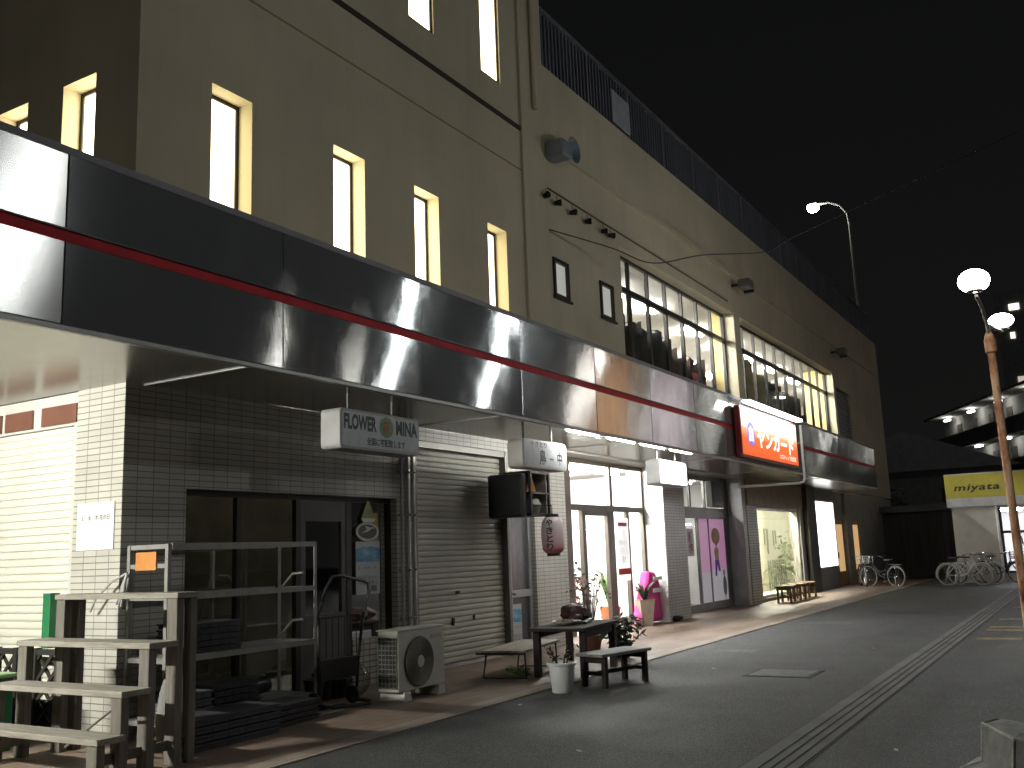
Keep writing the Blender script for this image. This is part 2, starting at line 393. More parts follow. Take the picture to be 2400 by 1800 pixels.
def text(s, mat, parent, origin, ux, uy, w, h, name="lettering", bold=0.0, shear=0.0, ext=0.003, spacing=1.0):
    """lettering fitted into w x h, centred at origin; ux / uy are the reading and up directions"""
    cu = bpy.data.curves.new(name, 'FONT'); cu.body = s; cu.align_x = 'CENTER'; cu.align_y = 'CENTER'
    cu.offset = bold; cu.shear = shear; cu.resolution_u = 3; cu.space_character = spacing; cu.space_line = 0.95
    ob = bpy.data.objects.new(name, cu); COL.objects.link(ob)
    dg = bpy.context.evaluated_depsgraph_get(); me = bpy.data.meshes.new_from_object(ob.evaluated_get(dg))
    bpy.data.objects.remove(ob); bpy.data.curves.remove(cu)
    xs = [v.co.x for v in me.vertices]; ys = [v.co.y for v in me.vertices]
    if not xs: return None
    sx = w / max(1e-6, max(xs) - min(xs)); sy = h / max(1e-6, max(ys) - min(ys))
    cx, cy = (max(xs) + min(xs)) / 2, (max(ys) + min(ys)) / 2
    O, U, V = Vector(origin), Vector(ux), Vector(uy)
    for v in me.vertices: v.co = O + U * ((v.co.x - cx) * sx) + V * ((v.co.y - cy) * sy)
    me.name = name; me.materials.clear(); me.materials.append(mat); me.update()
    o = bpy.data.objects.new(name, me); COL.objects.link(o); o.parent = parent
    return o
FX = ((1, 0, 0), (0, 0, 1))        # reading on a face that looks towards -y
SX = ((0, -1, 0), (0, 0, 1))       # reading on a face that looks towards -x

def rrect(x0, x1, z0, z1, r, y, n=5):
    pts = []
    for cx, cz, a0 in ((x1 - r, z1 - r, 0), (x0 + r, z1 - r, 90), (x0 + r, z0 + r, 180), (x1 - r, z0 + r, 270)):
        for k in range(n + 1):
            a = math.radians(a0 + 90 * k / n); pts.append((cx + r * math.cos(a), y, cz + r * math.sin(a)))
    return pts

# ---------------------------------------------------------------- ground
def struct(name, mb, mat, **k): return tag(mb.build(name, mat, **k), kind='structure')
struct("road", MB().quad((-60, -120, 0), (260, -120, 0), (260, 160, 0), (-60, 160, 0)), ASPH)
struct("pavement", MB().box(-8, 39.5, 5.66, 12.5, -0.05, 0.012), PAVE)
struct("kerb", MB().box(-8, 39.5, 5.44, 5.657, -0.05, 0.014), KERB)
g = MB()
for y0, y1 in ((1.93, 1.995), (2.02, 2.075), (2.10, 2.155), (2.18, 2.29)): g.box(-10, 60, y0, y1, -0.03, 0.008)
struct("gutter", g, CONC)
struct("gutter_channel", MB().box(-10, 60, 1.91, 2.31, -0.05, 0.0035), CONC_D)
# worn paint on the asphalt
PAINTW = M("worn_white_paint", (0.10, 0.10, 0.098), 0.8, var=0.6, scale=9)
PAINTY = M("worn_yellow_paint", (0.19, 0.155, 0.065), 0.8, var=0.6, scale=9)
pm = MB()
for x, y, w, l in ((18.9, 4.6, 0.05, 0.9), (24.2, 4.35, 0.05, 1.3), (13.8, 4.7, 0.07, 0.6)):
    pm.quad((x, y - l / 2, 0.005), (x + w * 5, y - l / 2, 0.005), (x + w * 5, y + l / 2, 0.005), (x, y + l / 2, 0.005))
struct("road_marking", pm, PAINTW)
pm = MB()
for x in (16.1, 17.6, 18.2, 19.9, 23.2, 25.0):
    pm.quad((x, 1.15, 0.005), (x + 0.32, 1.15, 0.005), (x + 0.32, 1.75, 0.005), (x, 1.75, 0.005))
struct("road_marking", pm, PAINTY)
mh = thing("manhole_cover", "rectangular pale steel cover set into the asphalt between benches and gutter", "manhole cover", (11.7, 3.37, 0))
MB().box(-0.30, 0.30, -0.34, 0.34, -0.02, 0.009).build("lid", M("cover_steel", (0.12, 0.12, 0.12), 0.7, var=0.3, scale=8), mh, bevel=0.004)
fr = MB()
for q in ((-0.35, -0.305, -0.39, 0.39), (0.305, 0.35, -0.39, 0.39), (-0.305, 0.305, -0.39, -0.345), (-0.305, 0.305, 0.345, 0.39)): fr.box(*q, -0.02, 0.006)
fr.build("frame", CONC_D, mh)
# ---------------------------------------------------------------- the shopping building
B = thing("shopping_building", "long cream shopping building with windowed tower front and stainless steel canopy", "building")
FY = 7.7
TW = [(6.80, 7.39), (8.77, 9.38), (10.47, 11.06), (12.40, 12.97)]
UW = [(10.42, 11.04), (12.37, 12.96)]
tower = MB().wall('x', 5.86, 14.36, 3.3, 14.0, [(a, b, 4.75, 6.69) for a, b in TW] + [(a, b, 9.27, 11.9) for a, b in UW], FY, FY + 0.30)
LW = [(8.38, 8.93), (9.56, 10.11), (10.74, 11.29)]
tower.wall('y', FY + 0.001, 16.0, 3.3, 14.0, [(a, b, 4.75, 6.61) for a, b in LW], 5.862, 6.16)
tower.box(5.86, 14.36, 8.0, 16, 13.9, 14.0)
tower.build("tower_wall", CREAM, B)
# pilaster closing the tower front and its drainpipe
pil = MB().box(13.55, 14.36, FY - 0.05, FY - 0.001, 4.5, 14.0).build("pilaster", CREAM, B)
MB().tube([(13.95, FY - 0.10, 9.2), (13.95, FY - 0.10, 14)], 0.045, 10).build("pipe", CREAM, pil, smooth=True)
MB().box(5.861, 13.549, FY - 0.022, FY - 0.001, 8.665, 8.745).build("groove_trim", CREAM_DARK, B)
MB().box(5.861, 13.549, FY - 0.006, FY - 0.001, 7.935, 7.96).build("panel_joint", M("faint_joint", (0.26, 0.20, 0.10), 0.8), B)
def slit(a, b, z0, z1, axis, c, pane, t=0.045, inner=0.26):
    """narrow lit window: dark frame set in the reveal, frosted pane behind"""
    w = MB()
    if axis == 'x':
        bx = lambda p0, p1, q0, q1: w.box(p0, p1, c + inner - 0.05, c + inner, q0, q1)
    else:
        bx = lambda p0, p1, q0, q1: w.box(c + inner - 0.05, c + inner, p0, p1, q0, q1)
    bx(a + .001, a + t, z0 + .001, z1 - .001); bx(b - t, b - .001, z0 + .001, z1 - .001); bx(a + t, b - t, z1 - t, z1 - .001); bx(a + t, b - t, z0 + .001, z0 + t)
    f = w.build("window", DARKFRAME if inner > 0.1 else DARKFRAME, B)
    p = MB()
    if axis == 'x': p.box(a + t + .001, b - t - .001, c + inner - 0.03, c + inner - 0.015, z0 + t + .001, z1 - t - .001)
    else: p.box(c + inner - 0.03, c + inner - 0.015, a + t + .001, b - t - .001, z0 + t + .001, z1 - t - .001)
    p.build("pane", pane, f); return f
for i, (a, b) in enumerate(TW): slit(a, b, 4.75, 6.69, 'x', FY, (PANE_LIT, PANE_LIT2, PANE_LIT2, PANE_LIT)[i])
for a, b in UW: slit(a, b, 9.27, 11.9, 'x', FY, PANE_LIT, inner=0.08)
for a, b in LW: slit(a, b, 4.75, 6.61, 'y', 5.862, PANE_LIT2)
# the long wing
S1, S2, W1, W2, DK = (14.53, 15.12, 5.93, 6.66), (16.42, 17.03, 5.92, 6.66), (17.49, 24.75, 4.6, 7.65), (25.25, 36.09, 4.6, 7.65), (36.43, 38.95, 4.9, 7.15)
wing = MB().wall('x', 14.361, 45.5, 3.3, 10.3, [S1, S2, W1, W2, DK], FY, FY + 0.40)
wing.box(14.361, 45.5, FY + 0.401, 22, 10.2, 10.3); wing.box(45.3, 45.5, FY + 0.401, 22, 0.02, 10.19)
wing.build("wing_wall", CREAM, B)
MB().box(14.362, 44.3, FY - 0.07, FY - 0.001, 8.70, 8.80).build("cornice", CREAM, B)
rl = MB().box(14.362, 44.3, 7.78, 7.80, 10.302, 11.42)
rail = rl.build("roof_railing", RAILING, B)
sl = MB(); x = 14.40
while x < 44.2: sl.box(x, x + 0.05, 7.735, 7.779, 10.34, 11.40); x += 0.145
sl.build("slats", RAILING, rail)
MB().box(14.362, 44.3, 7.71, 7.82, 11.425, 11.50).build("handrail", RAILING, rail)
PG = M("post_grey", (0.17, 0.175, 0.20), 0.6)
for i in range(16): MB().box(14.42 + i * 1.98, 14.48 + i * 1.98, 7.715, 7.734, 10.302, 11.424).build("post", PG, rail)
MB().box(17.55, 18.45, 7.70, 7.732, 10.40, 11.12).build("blank_plate", RAILING_L, rail)
for (a, b, z0, z1) in (S1, S2):
    f = MB()
    f.box(a + .001, a + .075, FY - 0.03, FY + 0.06, z0 + .001, z1 - .001).box(b - .075, b - .001, FY - 0.03, FY + 0.06, z0 + .001, z1 - .001)
    f.box(a + .075, b - .075, FY - 0.03, FY + 0.06, z1 - .075, z1 - .001).box(a + .075, b - .075, FY - 0.03, FY + 0.06, z0 + .001, z0 + .075).box(a - 0.04, b + 0.04, FY - 0.06, FY - 0.031, z0 - 0.03, z0 + .012)
    fo = f.build("window", DARKFRAME, B)
    MB().box(a + .076, b - .076, FY + 0.02, FY + 0.03, z0 + .076, z1 - .076).build("pane", PANE_GREY, fo)
fo = MB().box(DK[0] + .001, DK[1] - .001, FY + 0.15, FY + 0.2, DK[2] + .001, DK[3] - .001).build("window", DARKFRAME, B)
sl = MB()
for i in range(20): sl.box(DK[0] + .002, DK[1] - .002, FY + 0.10, FY + 0.149, 4.93 + i * 0.11, 4.98 + i * 0.11)
sl.build("louvres", DARKFRAME, fo)
def strip_window(x0, x1, n, zt, zm):
    gy = FY + 0.28; pitch = (x1 - x0) / n; fr = MB()
    fr.box(x0 + .001, x1 - .001, gy, gy + 0.07, zt - 0.07, zt - .001); fr.box(x0 + .001, x1 - .001, gy - 0.012, gy + 0.08, zm - 0.055, zm + 0.055)
    for i in range(n + 1):
        c = min(max(x0 + i * pitch, x0 + 0.035), x1 - 0.035)
        fr.box(c - 0.032, c + 0.032, gy - 0.004, gy + 0.075, zm + 0.056, zt - 0.071); fr.box(c - 0.045, c + 0.045, gy - 0.004, gy + 0.075, 4.6, zm - 0.056)
    w = fr.build("window", DARKFRAME, B)
    p = MB()
    for i in range(n):
        a, b = x0 + i * pitch + 0.046, x0 + (i + 1) * pitch - 0.046
        p.quad((a, gy + .03, 4.6), (b, gy + .03, 4.6), (b, gy + .03, zm - .056), (a, gy + .03, zm - .056)).quad((a, gy + .03, zm + .056), (b, gy + .03, zm + .056), (b, gy + .03, zt - .071), (a, gy + .03, zt - .071))
    p.build("panes", GLASS, w); return w
strip_window(W1[0], W1[1], 7, 7.65, 6.92)
strip_window(W2[0], W2[1], 10, 7.65, 6.92)
# rooms behind the long windows
YELW = M("inner_yellow_wall", (0.62, 0.48, 0.19), 0.8)
room = MB().box(15.0, 45.2, 8.13, 15, 7.78, 7.82).box(15.0, 45.2, 14.9, 15, 4.4, 7.779).build("upper_room", M("ceiling_white", (0.62, 0.59, 0.53), 0.85, var=0.08), B)
pw = MB()
for x, y in ((24.78, 8.36), (36.12, 8.85)): pw.box(x, x + 0.05, 8.101, y, 4.41, 7.779)
pw.build("partition", YELW, room)
lt = MB()
for x in (18.2, 20.3, 22.4, 26.0, 28.6, 31.2, 33.8, 37, 40):
    for y in (9.45, 11.6, 13.6): lt.box(x, x + 1.2, y, y + 0.14, 7.70, 7.765)
lt.build("ceiling_lights", CEIL_UP, room)
def drape(x0, x1, y, z0, z1, mat, name="curtain", amp=0.05, pitch=0.16, jag=0.0):
    m = MB(); n = max(4, int((x1 - x0) / pitch * 4)); prev = None
    for i in range(n + 1):
        x = x0 + (x1 - x0) * i / n; yy = y + amp * math.sin(i * PI / 2 + 0.3 * math.sin(i)); zt = z1 + jag * math.sin(i * 0.61 + x) * math.sin(i * 0.23)
        cur = ((x, yy, z0), (x, yy, zt))
        if prev: m.quad(prev[0], cur[0], cur[1], prev[1])
        prev = cur
    return m.build(name, mat, room, smooth=True)
DRK = M("hanging_clothes_dark", (0.035, 0.033, 0.030), 0.9, var=0.5, scale=5)
CUR = M("beige_curtain", (0.42, 0.36, 0.25), 0.85, var=0.2, scale=2)
drape(17.6, 21.9, 8.45, 4.42, 6.52, DRK, "clothes", 0.10, 0.30, 0.14)
drape(21.9, 24.6, 8.55, 4.42, 6.25, M("hanging_clothes_brown", (0.09, 0.06, 0.05), 0.9, var=0.6, scale=4), "clothes", 0.09, 0.28, 0.18)
drape(23.2, 23.6, 8.38, 4.6, 5.9, M("pink_garment", (0.60, 0.17, 0.20), 0.8), "garment", 0.04, 0.2)
for a, b, zt, mt in ((25.5, 26.4, 6.95, DRK), (26.5, 27.2, 6.35, DRK), (27.5, 28.9, 7.1, CUR), (29.0, 30.6, 6.8, CUR), (30.7, 32.2, 6.7, DRK), (32.3, 34.6, 6.55, DRK), (34.6, 35.3, 6.0, DRK)):
    drape(a, b, 8.6, 4.42, zt, mt, "curtain", 0.06, 0.2, 0.05)

# canopy with its sheet metal fascia
CX0, CX1, CY = -5.0, 34.3, 6.2
can = MB().box(CX0, CX1, CY + 0.06, FY - 0.002, 3.262, 4.48)
can.box(CX0, 5.85, FY - 0.0019, 12.6, 3.262, 4.48).box(CX0, CX1, CY + 0.002, CY + 0.059, 4.54, 4.60)
canopy = can.build("canopy", GREY, B)
SOF = MB().box(CX0, CX1, CY + 0.06, FY - 0.003, 3.232, 3.261).box(CX0, 5.829, FY - 0.0029, 12.6, 3.232, 3.261)
SOF.build("soffit", SOFFIT, canopy)
MB().box(CX0, CX1, CY + 0.005, CY + 0.058, 3.205, 3.245).build("bottom_trim", RED_WHITE, canopy, bevel=0.004)
for x in (6.02, 10.3, 14.4, 18.6, 22.8, 27): MB().box(x, x + 0.03, CY + 0.065, FY - 0.004, 3.222, 3.2315).build("joint_strip", RED_WHITE, canopy)
MB().box(CX0, CX1, CY + 0.004, CY + 0.058, 3.868, 3.952).build("red_stripe", RED, canopy)
MB().box(CX0, CX1, CY - 0.012, CY + 0.003, 3.952, 3.964).build("stripe_lip", DARKFRAME, canopy)
SE = [-4.6, -2.4, -0.2, 2.0, 4.14, 6.36, 8.52, 10.70, 12.90, 15.0, 17.12, 19.28, 21.4, 23.6, 25.8, 28.0, 30.2, 32.3, 34.3]
for i in range(len(SE) - 1):
    a, b = SE[i] + 0.006, SE[i + 1] - 0.006; mt = FASC_LEFT if b < 4.2 else FASC[(i * 2 + i // 3) % 3]
    MB().box(a, b, CY, CY + 0.05, 3.966, 4.538).build("fascia_panel", mt, canopy, bevel=0.004)
    MB().box(a, b, CY, CY + 0.05, 3.247, 3.866).build("fascia_panel", mt, canopy, bevel=0.004)
MB().box(CX0, CX1, CY + 0.052, CY + 0.0585, 3.21, 4.539).build("backing", DARKFRAME, canopy)

# ground floor: tiled front and return wall
H1, H2, H3, H4, H5 = (6.57, 9.95, 0.0, 2.26), (10.30, 12.70, 0.0, 3.06), (12.76, 13.52, 0.0, 2.45), (14.60, 18.97, 0.0, 3.2), (20.17, 24.26, 0.0, 3.2)
MB().wall('x', 5.834, 24.50, 0.0, 3.231, [H1, H2, H3, H4, H5], FY, FY + 0.5).wall('y', FY + 0.001, 8.41, 0.0, 3.231, [], 5.83, 6.1).build("tiled_wall", TILE, B)
H6, H7, H8, H9 = (25.38, 29.75, 0.1, 2.5), (31.55, 34.2, 0.66, 2.88), (34.35, 35.6, 0.0, 2.28), (36.6, 38.2, 0.0, 2.28)
PLAST = M("grey_render", (0.30, 0.29, 0.27), 0.8, var=0.15)
MB().wall('x', 24.51, 45.3, 0.0, 3.231, [H6, H7, H8, H9], FY, FY + 0.3).build("rendered_wall", PLAST, B)
MB().wall('x', 24.53, 25.37, 0.0, 2.52, [], FY - 0.02, FY - 0.001).build("small_tile_panel", SMALL_TILE, B)
MB().box(24.6, 30.1, FY - 0.03, FY - 0.001, 2.53, 3.2).build("beige_panel", M("beige_sheet", (0.34, 0.31, 0.22), 0.6), B)
MB().box(30.15, 31.15, FY - 0.16, FY - 0.001, 0.01, 3.22).build("dark_post", DARKFRAME, B)
def slatted(name, axis, a0, a1, z0, z1, c, mat, pitch=0.076, sgn=1):
    """roller shutter curtain with rounded slats"""
    m = MB(); z = z0; prof = []
    while z < z1 - 0.01:
        for t, d in ((0.0, 0.0), (0.10, 0.013), (0.30, 0.017), (0.62, 0.017), (0.86, 0.012), (0.93, 0.0)): prof.append((z + t * pitch, c - sgn * d))
        z += pitch
    for (za, ca), (zb, cb) in zip(prof, prof[1:]):
        if axis == 'x': m.quad((a0, ca, za), (a1, ca, za), (a1, cb, zb), (a0, cb, zb))
        else: m.quad((ca, a0, za), (ca, a1, za), (cb, a1, zb), (cb, a0, zb))
    if axis == 'x': m.box(a0, a1, c + 0.005, c + 0.03, z0, z1)
    else: m.box(c + 0.005, c + 0.03, a0, a1, z0, z1)
    return m.build(name, mat, B)
sh = slatted("roller_shutter", 'x', 10.37, 12.64, 0.06, 2.96, FY + 0.10, SHUTTER)
MB().box(10.301, 10.368, FY - 0.02, FY + 0.16, 0.015, 3.05).box(12.642, 12.71, FY - 0.02, FY + 0.16, 0.015, 3.05).box(10.369, 12.641, FY - 0.01, FY + 0.2, 2.965, 3.05).build("guide_rails", GREYFRAME, sh)
MB().box(10.37, 12.64, FY + 0.05, FY + 0.12, 0.014, 0.058).build("bottom_bar", ALU, sh)
sm = MB().box(11.36, 11.44, FY + 0.065, FY + 0.082, 0.98, 1.02).box(11.25, 11.30, FY + 0.065, FY + 0.082, 0.56, 0.66).box(11.78, 11.82, FY + 0.065, FY + 0.082, 0.60, 0.67)
sm.build("lock", BLACKMET, sh)
sh2 = slatted("roller_shutter", 'y', 8.47, 11.9, 0.03, 2.90, 5.93, SHUTTER_L)
MB().box(5.84, 5.97, 8.411, 8.468, 0.013, 2.9).build("guide_rails", OFFWHITE, sh2)
hd = MB().box(5.86, 6.0, 8.411, 12, 2.905, 3.23).build("shutter_header", OFFWHITE, B)
hb = MB()
for a, b in ((8.44, 9.0), (9.16, 9.62), (9.7, 10.5)): hb.box(5.835, 5.859, a, b, 2.93, 3.12)
hb.build("brown_panel", BROWN, hd)
MB().box(5.98, 6.02, 8.415, 12, 0.0, 2.904).build("inner_wall", DARK, B)

# flower shop window bays
gy = FY + 0.13; fr = MB()
for a, b in ((6.571, 6.63), (7.33, 7.39), (8.22, 8.30), (9.08, 9.18), (9.89, 9.949)): fr.box(a, b, gy - 0.03, gy + 0.03, 0.56 if a > 9.1 else 0.02, 2.2)
fr.box(6.571, 9.949, gy - 0.03, gy + 0.03, 2.201, 2.259).box(6.631, 8.219, gy - 0.03, gy + 0.03, 0.02, 0.10)
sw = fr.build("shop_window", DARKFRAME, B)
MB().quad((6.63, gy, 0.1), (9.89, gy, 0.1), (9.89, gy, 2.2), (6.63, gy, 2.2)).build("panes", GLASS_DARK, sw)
dr = MB().box(8.301, 8.38, gy - 0.025, gy + 0.02, 0.03, 2.2).box(9.0, 9.079, gy - 0.025, gy + 0.02, 0.03, 2.2).box(8.381, 8.999, gy - 0.025, gy + 0.02, 1.96, 2.2).box(8.381, 8.999, gy - 0.025, gy + 0.02, 0.03, 0.9)
dr.build("door", M("door_grey", (0.07, 0.068, 0.062), 0.5, metal=0.2), sw)
MB().wall('x', 9.18, 9.949, 0.01, 0.555, [], gy - 0.04, gy + 0.1).build("base_panel", SMALL_TILE, B)
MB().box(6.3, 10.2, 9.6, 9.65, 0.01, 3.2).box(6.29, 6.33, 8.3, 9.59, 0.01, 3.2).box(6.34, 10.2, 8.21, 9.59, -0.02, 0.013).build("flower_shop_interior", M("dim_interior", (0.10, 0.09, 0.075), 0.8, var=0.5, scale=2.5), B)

# grey glass door beside the shutter
gy = FY + 0.12
dm = MB().box(12.761, 12.83, gy - 0.03, gy + 0.03, 0.02, 2.44).box(13.45, 13.519, gy - 0.03, gy + 0.03, 0.02, 2.44).box(12.831, 13.449, gy - 0.03, gy + 0.03, 0.84, 0.95).box(12.831, 13.449, gy - 0.03, gy + 0.03, 2.2, 2.44)
gd = dm.build("door", LGREY, B)
MB().box(12.831, 13.449, gy, gy + 0.012, 0.951, 2.199).build("pane", M("blind_grey", (0.10, 0.095, 0.105), 0.25, var=0.3, stretch=(6, 1, 0.3)), gd)
MB().box(12.831, 13.449, gy, gy + 0.02, 0.03, 0.839).build("kick_panel", M("kick_dark", (0.055, 0.055, 0.06), 0.4), gd)
MB().tube([(12.86, gy - 0.06, 0.9), (12.95, gy - 0.06, 0.89)], 0.014).build("handle", BLACKMET, gd)

# bright glazed entrance of the middle shop
gy = 8.18; fr = MB()
for a, b, z0, z1 in ((15.45, 15.66, 0.02, 3.12), (17.32, 17.44, 2.36, 3.12), (18.88, 18.965, 0.02, 3.12), (16.08, 16.22, 0.02, 2.25), (17.16, 17.46, 0.02, 2.25), (18.08, 18.19, 0.02, 2.25)):
    fr.box(a, b, gy - 0.04, gy + 0.04, z0, z1)
fr.box(14.6, 18.965, gy - 0.045, gy + 0.045, 3.121, 3.195).box(15.66, 18.88, gy - 0.045, gy + 0.045, 2.251, 2.359).box(16.22, 17.16, gy - 0.035, gy + 0.035, 2.16, 2.25)
en = fr.build("shop_entrance", M("entrance_frame", (0.13, 0.11, 0.09), 0.45, metal=0.3), B)
MB().quad((15.66, gy, 0.03), (18.88, gy, 0.03), (18.88, gy, 3.12), (15.66, gy, 3.12)).build("panes", GLASS, en)
MB().wall('y', 7.702, 8.5, 0.01, 3.2, [], 18.962, 18.9695).build("reveal_panel", WHITE, B)
rm = MB().box(14.9, 20.1, 11.5, 11.55, 0.0, 3.15).box(14.85, 14.9, 8.26, 11.5, 0, 3.15).box(20.1, 20.15, 8.26, 11.55, 0, 3.15).box(14.9, 20.1, 8.26, 11.5, 3.15, 3.2).box(14.9, 20.1, 8.26, 11.5, -0.03, 0.013)
rm = rm.build("bright_shop_interior", WHITE, B)
lt = MB()
for x in (15.3, 16.6, 17.9): lt.box(x, x + 0.9, 8.6, 8.75, 3.08, 3.14).box(x, x + 0.9, 9.9, 10.05, 3.08, 3.14)
lt.build("ceiling_lights", CEIL_LIGHT, rm)
MB().box(18.05, 20.05, 10.4, 11.0, 0.014, 0.9).build("counter", M("counter_red", (0.45, 0.12, 0.10), 0.5), rm)
sg_ = MB()
for x, y, z0, w, h in ((16.0, 8.75, .014, .42, .9), (16.05, 8.8, .95, .3, .35), (16.5, 9.0, .014, .35, .6), (16.55, 9.0, .65, .22, .3), (17.2, 9.3, .014, .3, .5)): sg_.box(x, x + w, y, y + .3, z0, z0 + h)
sg_.build("dark_stock", M("shop_stock_dark", (.03, .03, .033), .5, var=.5), rm)

# pink shop front with display panels
gy = 8.12; fr = MB()
for a, b, z0, z1 in ((20.3, 20.42, 0.2, 3.1), (21.95, 22.03, 0.2, 2.17), (22.70, 22.76, 0.2, 2.17), (23.9, 24.25, 0.02, 3.19), (21.55, 21.63, 2.43, 3.08), (22.55, 22.63, 2.43, 3.08)):
    fr.box(a, b, gy - 0.03, gy + 0.03, z0, z1)
fr.box(20.3, 24.25, gy - 0.035, gy + 0.035, 3.081, 3.19).box(20.3, 23.9, gy - 0.04, gy + 0.04, 2.171, 2.43).box(20.18, 23.9, gy - 0.06, gy + 0.06, 0.02, 0.2)
pf = fr.build("shop_entrance", GREYFRAME, B)
MB().quad((20.42, gy, .2), (21.95, gy, .2), (21.95, gy, 2.17), (20.42, gy, 2.17)).quad((20.42, gy, 2.43), (22.55, gy, 2.43), (22.55, gy, 3.08), (20.42, gy, 3.08)).build("panes", GLASS, pf)
pk = MB().box(22.031, 22.70, gy - 0.01, gy + 0.01, 0.9, 2.17).box(22.761, 23.9, gy - 0.01, gy + 0.01, 0.95, 2.17).build("pink_display_panel", PINK, pf)
MB().box(22.031, 22.70, gy - 0.01, gy + 0.01, 0.2, 0.899).box(22.761, 23.9, gy - 0.01, gy + 0.01, 0.2, 0.949).build("lilac_panel", LILAC, pf)
MB().wall('y', 7.702, 8.15, 0.01, 3.2, [], 24.252, 24.259).build("reveal_panel", LGREY, B)
rm = MB().box(20.2, 25.0, 10.5, 10.55, 0.0, 3.15).box(20.16, 20.2, 8.26, 10.5, 0, 3.15).box(25.0, 25.05, 8.26, 10.55, 0, 3.15).box(20.2, 25.0, 8.26, 10.5, 3.15, 3.2).build("pink_shop_interior", WHITE, B)
MB().box(20.6, 21.8, 8.7, 8.85, 3.08, 3.14).box(22.2, 23.4, 8.7, 8.85, 3.08, 3.14).build("ceiling_lights", EM("ceiling_tube_dim", (1, .98, .95), 110.0), rm)
st = MB()
for k in range(26): st.box(20.6 + random.random() * 1.2, 20.75 + random.random() * 1.3, 8.6 + random.random() * 0.5, 8.7 + random.random() * 0.6, 0.3 + random.random() * 1.0, 0.5 + random.random() * 1.3)
st.build("stocked_goods", M("stock_mixed", (0.22, 0.24, 0.26), 0.6, var=0.9, scale=3), rm)

# pale yellow lit window with shapes hung inside
fr = MB().box(25.381, 25.46, FY + 0.06, FY + 0.12, 0.11, 2.49).box(29.66, 29.749, FY + 0.06, FY + 0.12, 0.11, 2.49).box(25.46, 29.66, FY + 0.06, FY + 0.12, 2.42, 2.49).box(25.46, 29.66, FY + 0.06, FY + 0.12, 0.11, 0.17)
yw = fr.build("shop_window", ALU, B)
MB().quad((25.46, FY + .09, .17), (29.66, FY + .09, .17), (29.66, FY + .09, 2.42), (25.46, FY + .09, 2.42)).build("pane", GLASS, yw)
rm = MB().box(25.3, 33.8, 9.2, 9.25, 0.0, 3.0).box(25.2, 25.3, 8.01, 9.25, 0, 3).box(33.8, 33.85, 8.01, 9.25, 0, 3).box(25.3, 33.8, 8.01, 9.2, 2.95, 3.0).box(25.3, 33.8, 8.01, 9.2, 0, 0.05)
rm = rm.build("window_display", M("display_cream", (0.78, 0.75, 0.58), 0.8, var=0.05), B)
MB().box(25.6, 29.6, 8.25, 8.33, 2.88, 2.94).build("ceiling_lights", CEIL_LIGHT_W, rm)
ds = MB()
for x, w, z0, z1 in ((30.2, .08, 1.45, 2.0), (30.8, .05, 1.5, 2.0), (31.1, .12, 1.2, 2.0), (31.8, .07, 1.45, 1.95), (32.05, .08, 1.5, 1.95)): ds.box(x, x + w, 9.14, 9.16, z0, z1)
for k in range(9): ds.box(30.9 + k * 0.24, 30.96 + k * 0.24, 9.1, 9.13, 0.1, 1.0)
ds.build("hanging_strips", M("display_grey_green", (0.20, 0.22, 0.15), 0.8), rm)
MB().leaves((32.6, 9.0, 1.0), 0.75, 190, 0.22, 1.2).build("display_plants", M("display_leaf", (0.30, 0.34, 0.17), 0.7, var=0.3, scale=9), rm)
# white lit window, doors with varnished panels
fr = MB().box(31.551, 31.61, FY - 0.03, FY + 0.1, .661, 2.879).box(34.14, 34.199, FY - 0.03, FY + 0.1, .661, 2.879).box(31.61, 34.14, FY - 0.03, FY + 0.1, 2.82, 2.879).box(31.61, 34.14, FY - 0.03, FY + 0.1, .661, .72)
ww = fr.build("shop_window", ALU, B)
MB().box(31.611, 34.139, FY + 0.0, FY + 0.02, .721, 2.819).build("pane", PANE_WHITE, ww)
MB().box(31.5, 34.25, FY - 0.035, FY - 0.001, 0.03, 0.655).build("kick_panel", GREY, B)
LANT = EM("lit_door_glass", (1.0, 0.62, 0.25), 0.55)
for a, b in ((34.351, 35.599), (36.601, 38.199)):
    d = MB().box(a, b, FY + 0.05, FY + 0.1, 0.02, 2.27).build("door", ORANGEWOOD, B)
    MB().box(a + 0.15, b - 0.15, FY + 0.035, FY + 0.049, 0.5, 2.1).build("pane", LANT, d)
    MB().tube([(a + 0.08, FY + 0.0, 0.95), (a + 0.08, FY + 0.0, 1.15)], 0.02).build("handle", CHROME, d)
MB().box(35.65, 36.55, FY - 0.1, FY - 0.001, 0.01, 3.2).build("wall_pier", PLAST, B)
# ---------------------------------------------------------------- signs on the building
def lightbox(t, w, h, d, face, casing, r=0.05):
    """hanging box sign, local origin at its bottom centre front; front looks to -y"""
    MB().extrude(rrect(-w / 2, w / 2, 0, h, r, 0.0), (0, d, 0)).build("casing", casing, t, bevel=0.008)
    return MB().extrude(rrect(-w / 2 + .03, w / 2 - .03, .03, h - .03, r * .8, -0.006), (0, 0.005, 0)).build("face", face, t)
FACEW = M("acrylic_white", (0.50, 0.53, 0.55), 0.3, var=0.06)
t = thing("hanging_sign", "white box sign of the flower shop with green lettering hung under the canopy", "sign", (8.16, 6.5, 2.63))
lightbox(t, 1.36, 0.42, 0.26, FACEW, LGREY)
MB().tube([(-0.4, .13, .42), (-0.4, .13, .60)], .018).build("hanger", GREYFRAME, t); MB().tube([(0.35, .13, .42), (0.35, .13, .60)], .018).build("hanger", GREYFRAME, t)
text("FLOWER", TEXT_G, t, (-0.36, -.008, .285), *FX, 0.53, 0.165, bold=0.045)
text("MINA", TEXT_G, t, (0.435, -.008, .285), *FX, 0.39, 0.165, bold=0.04)
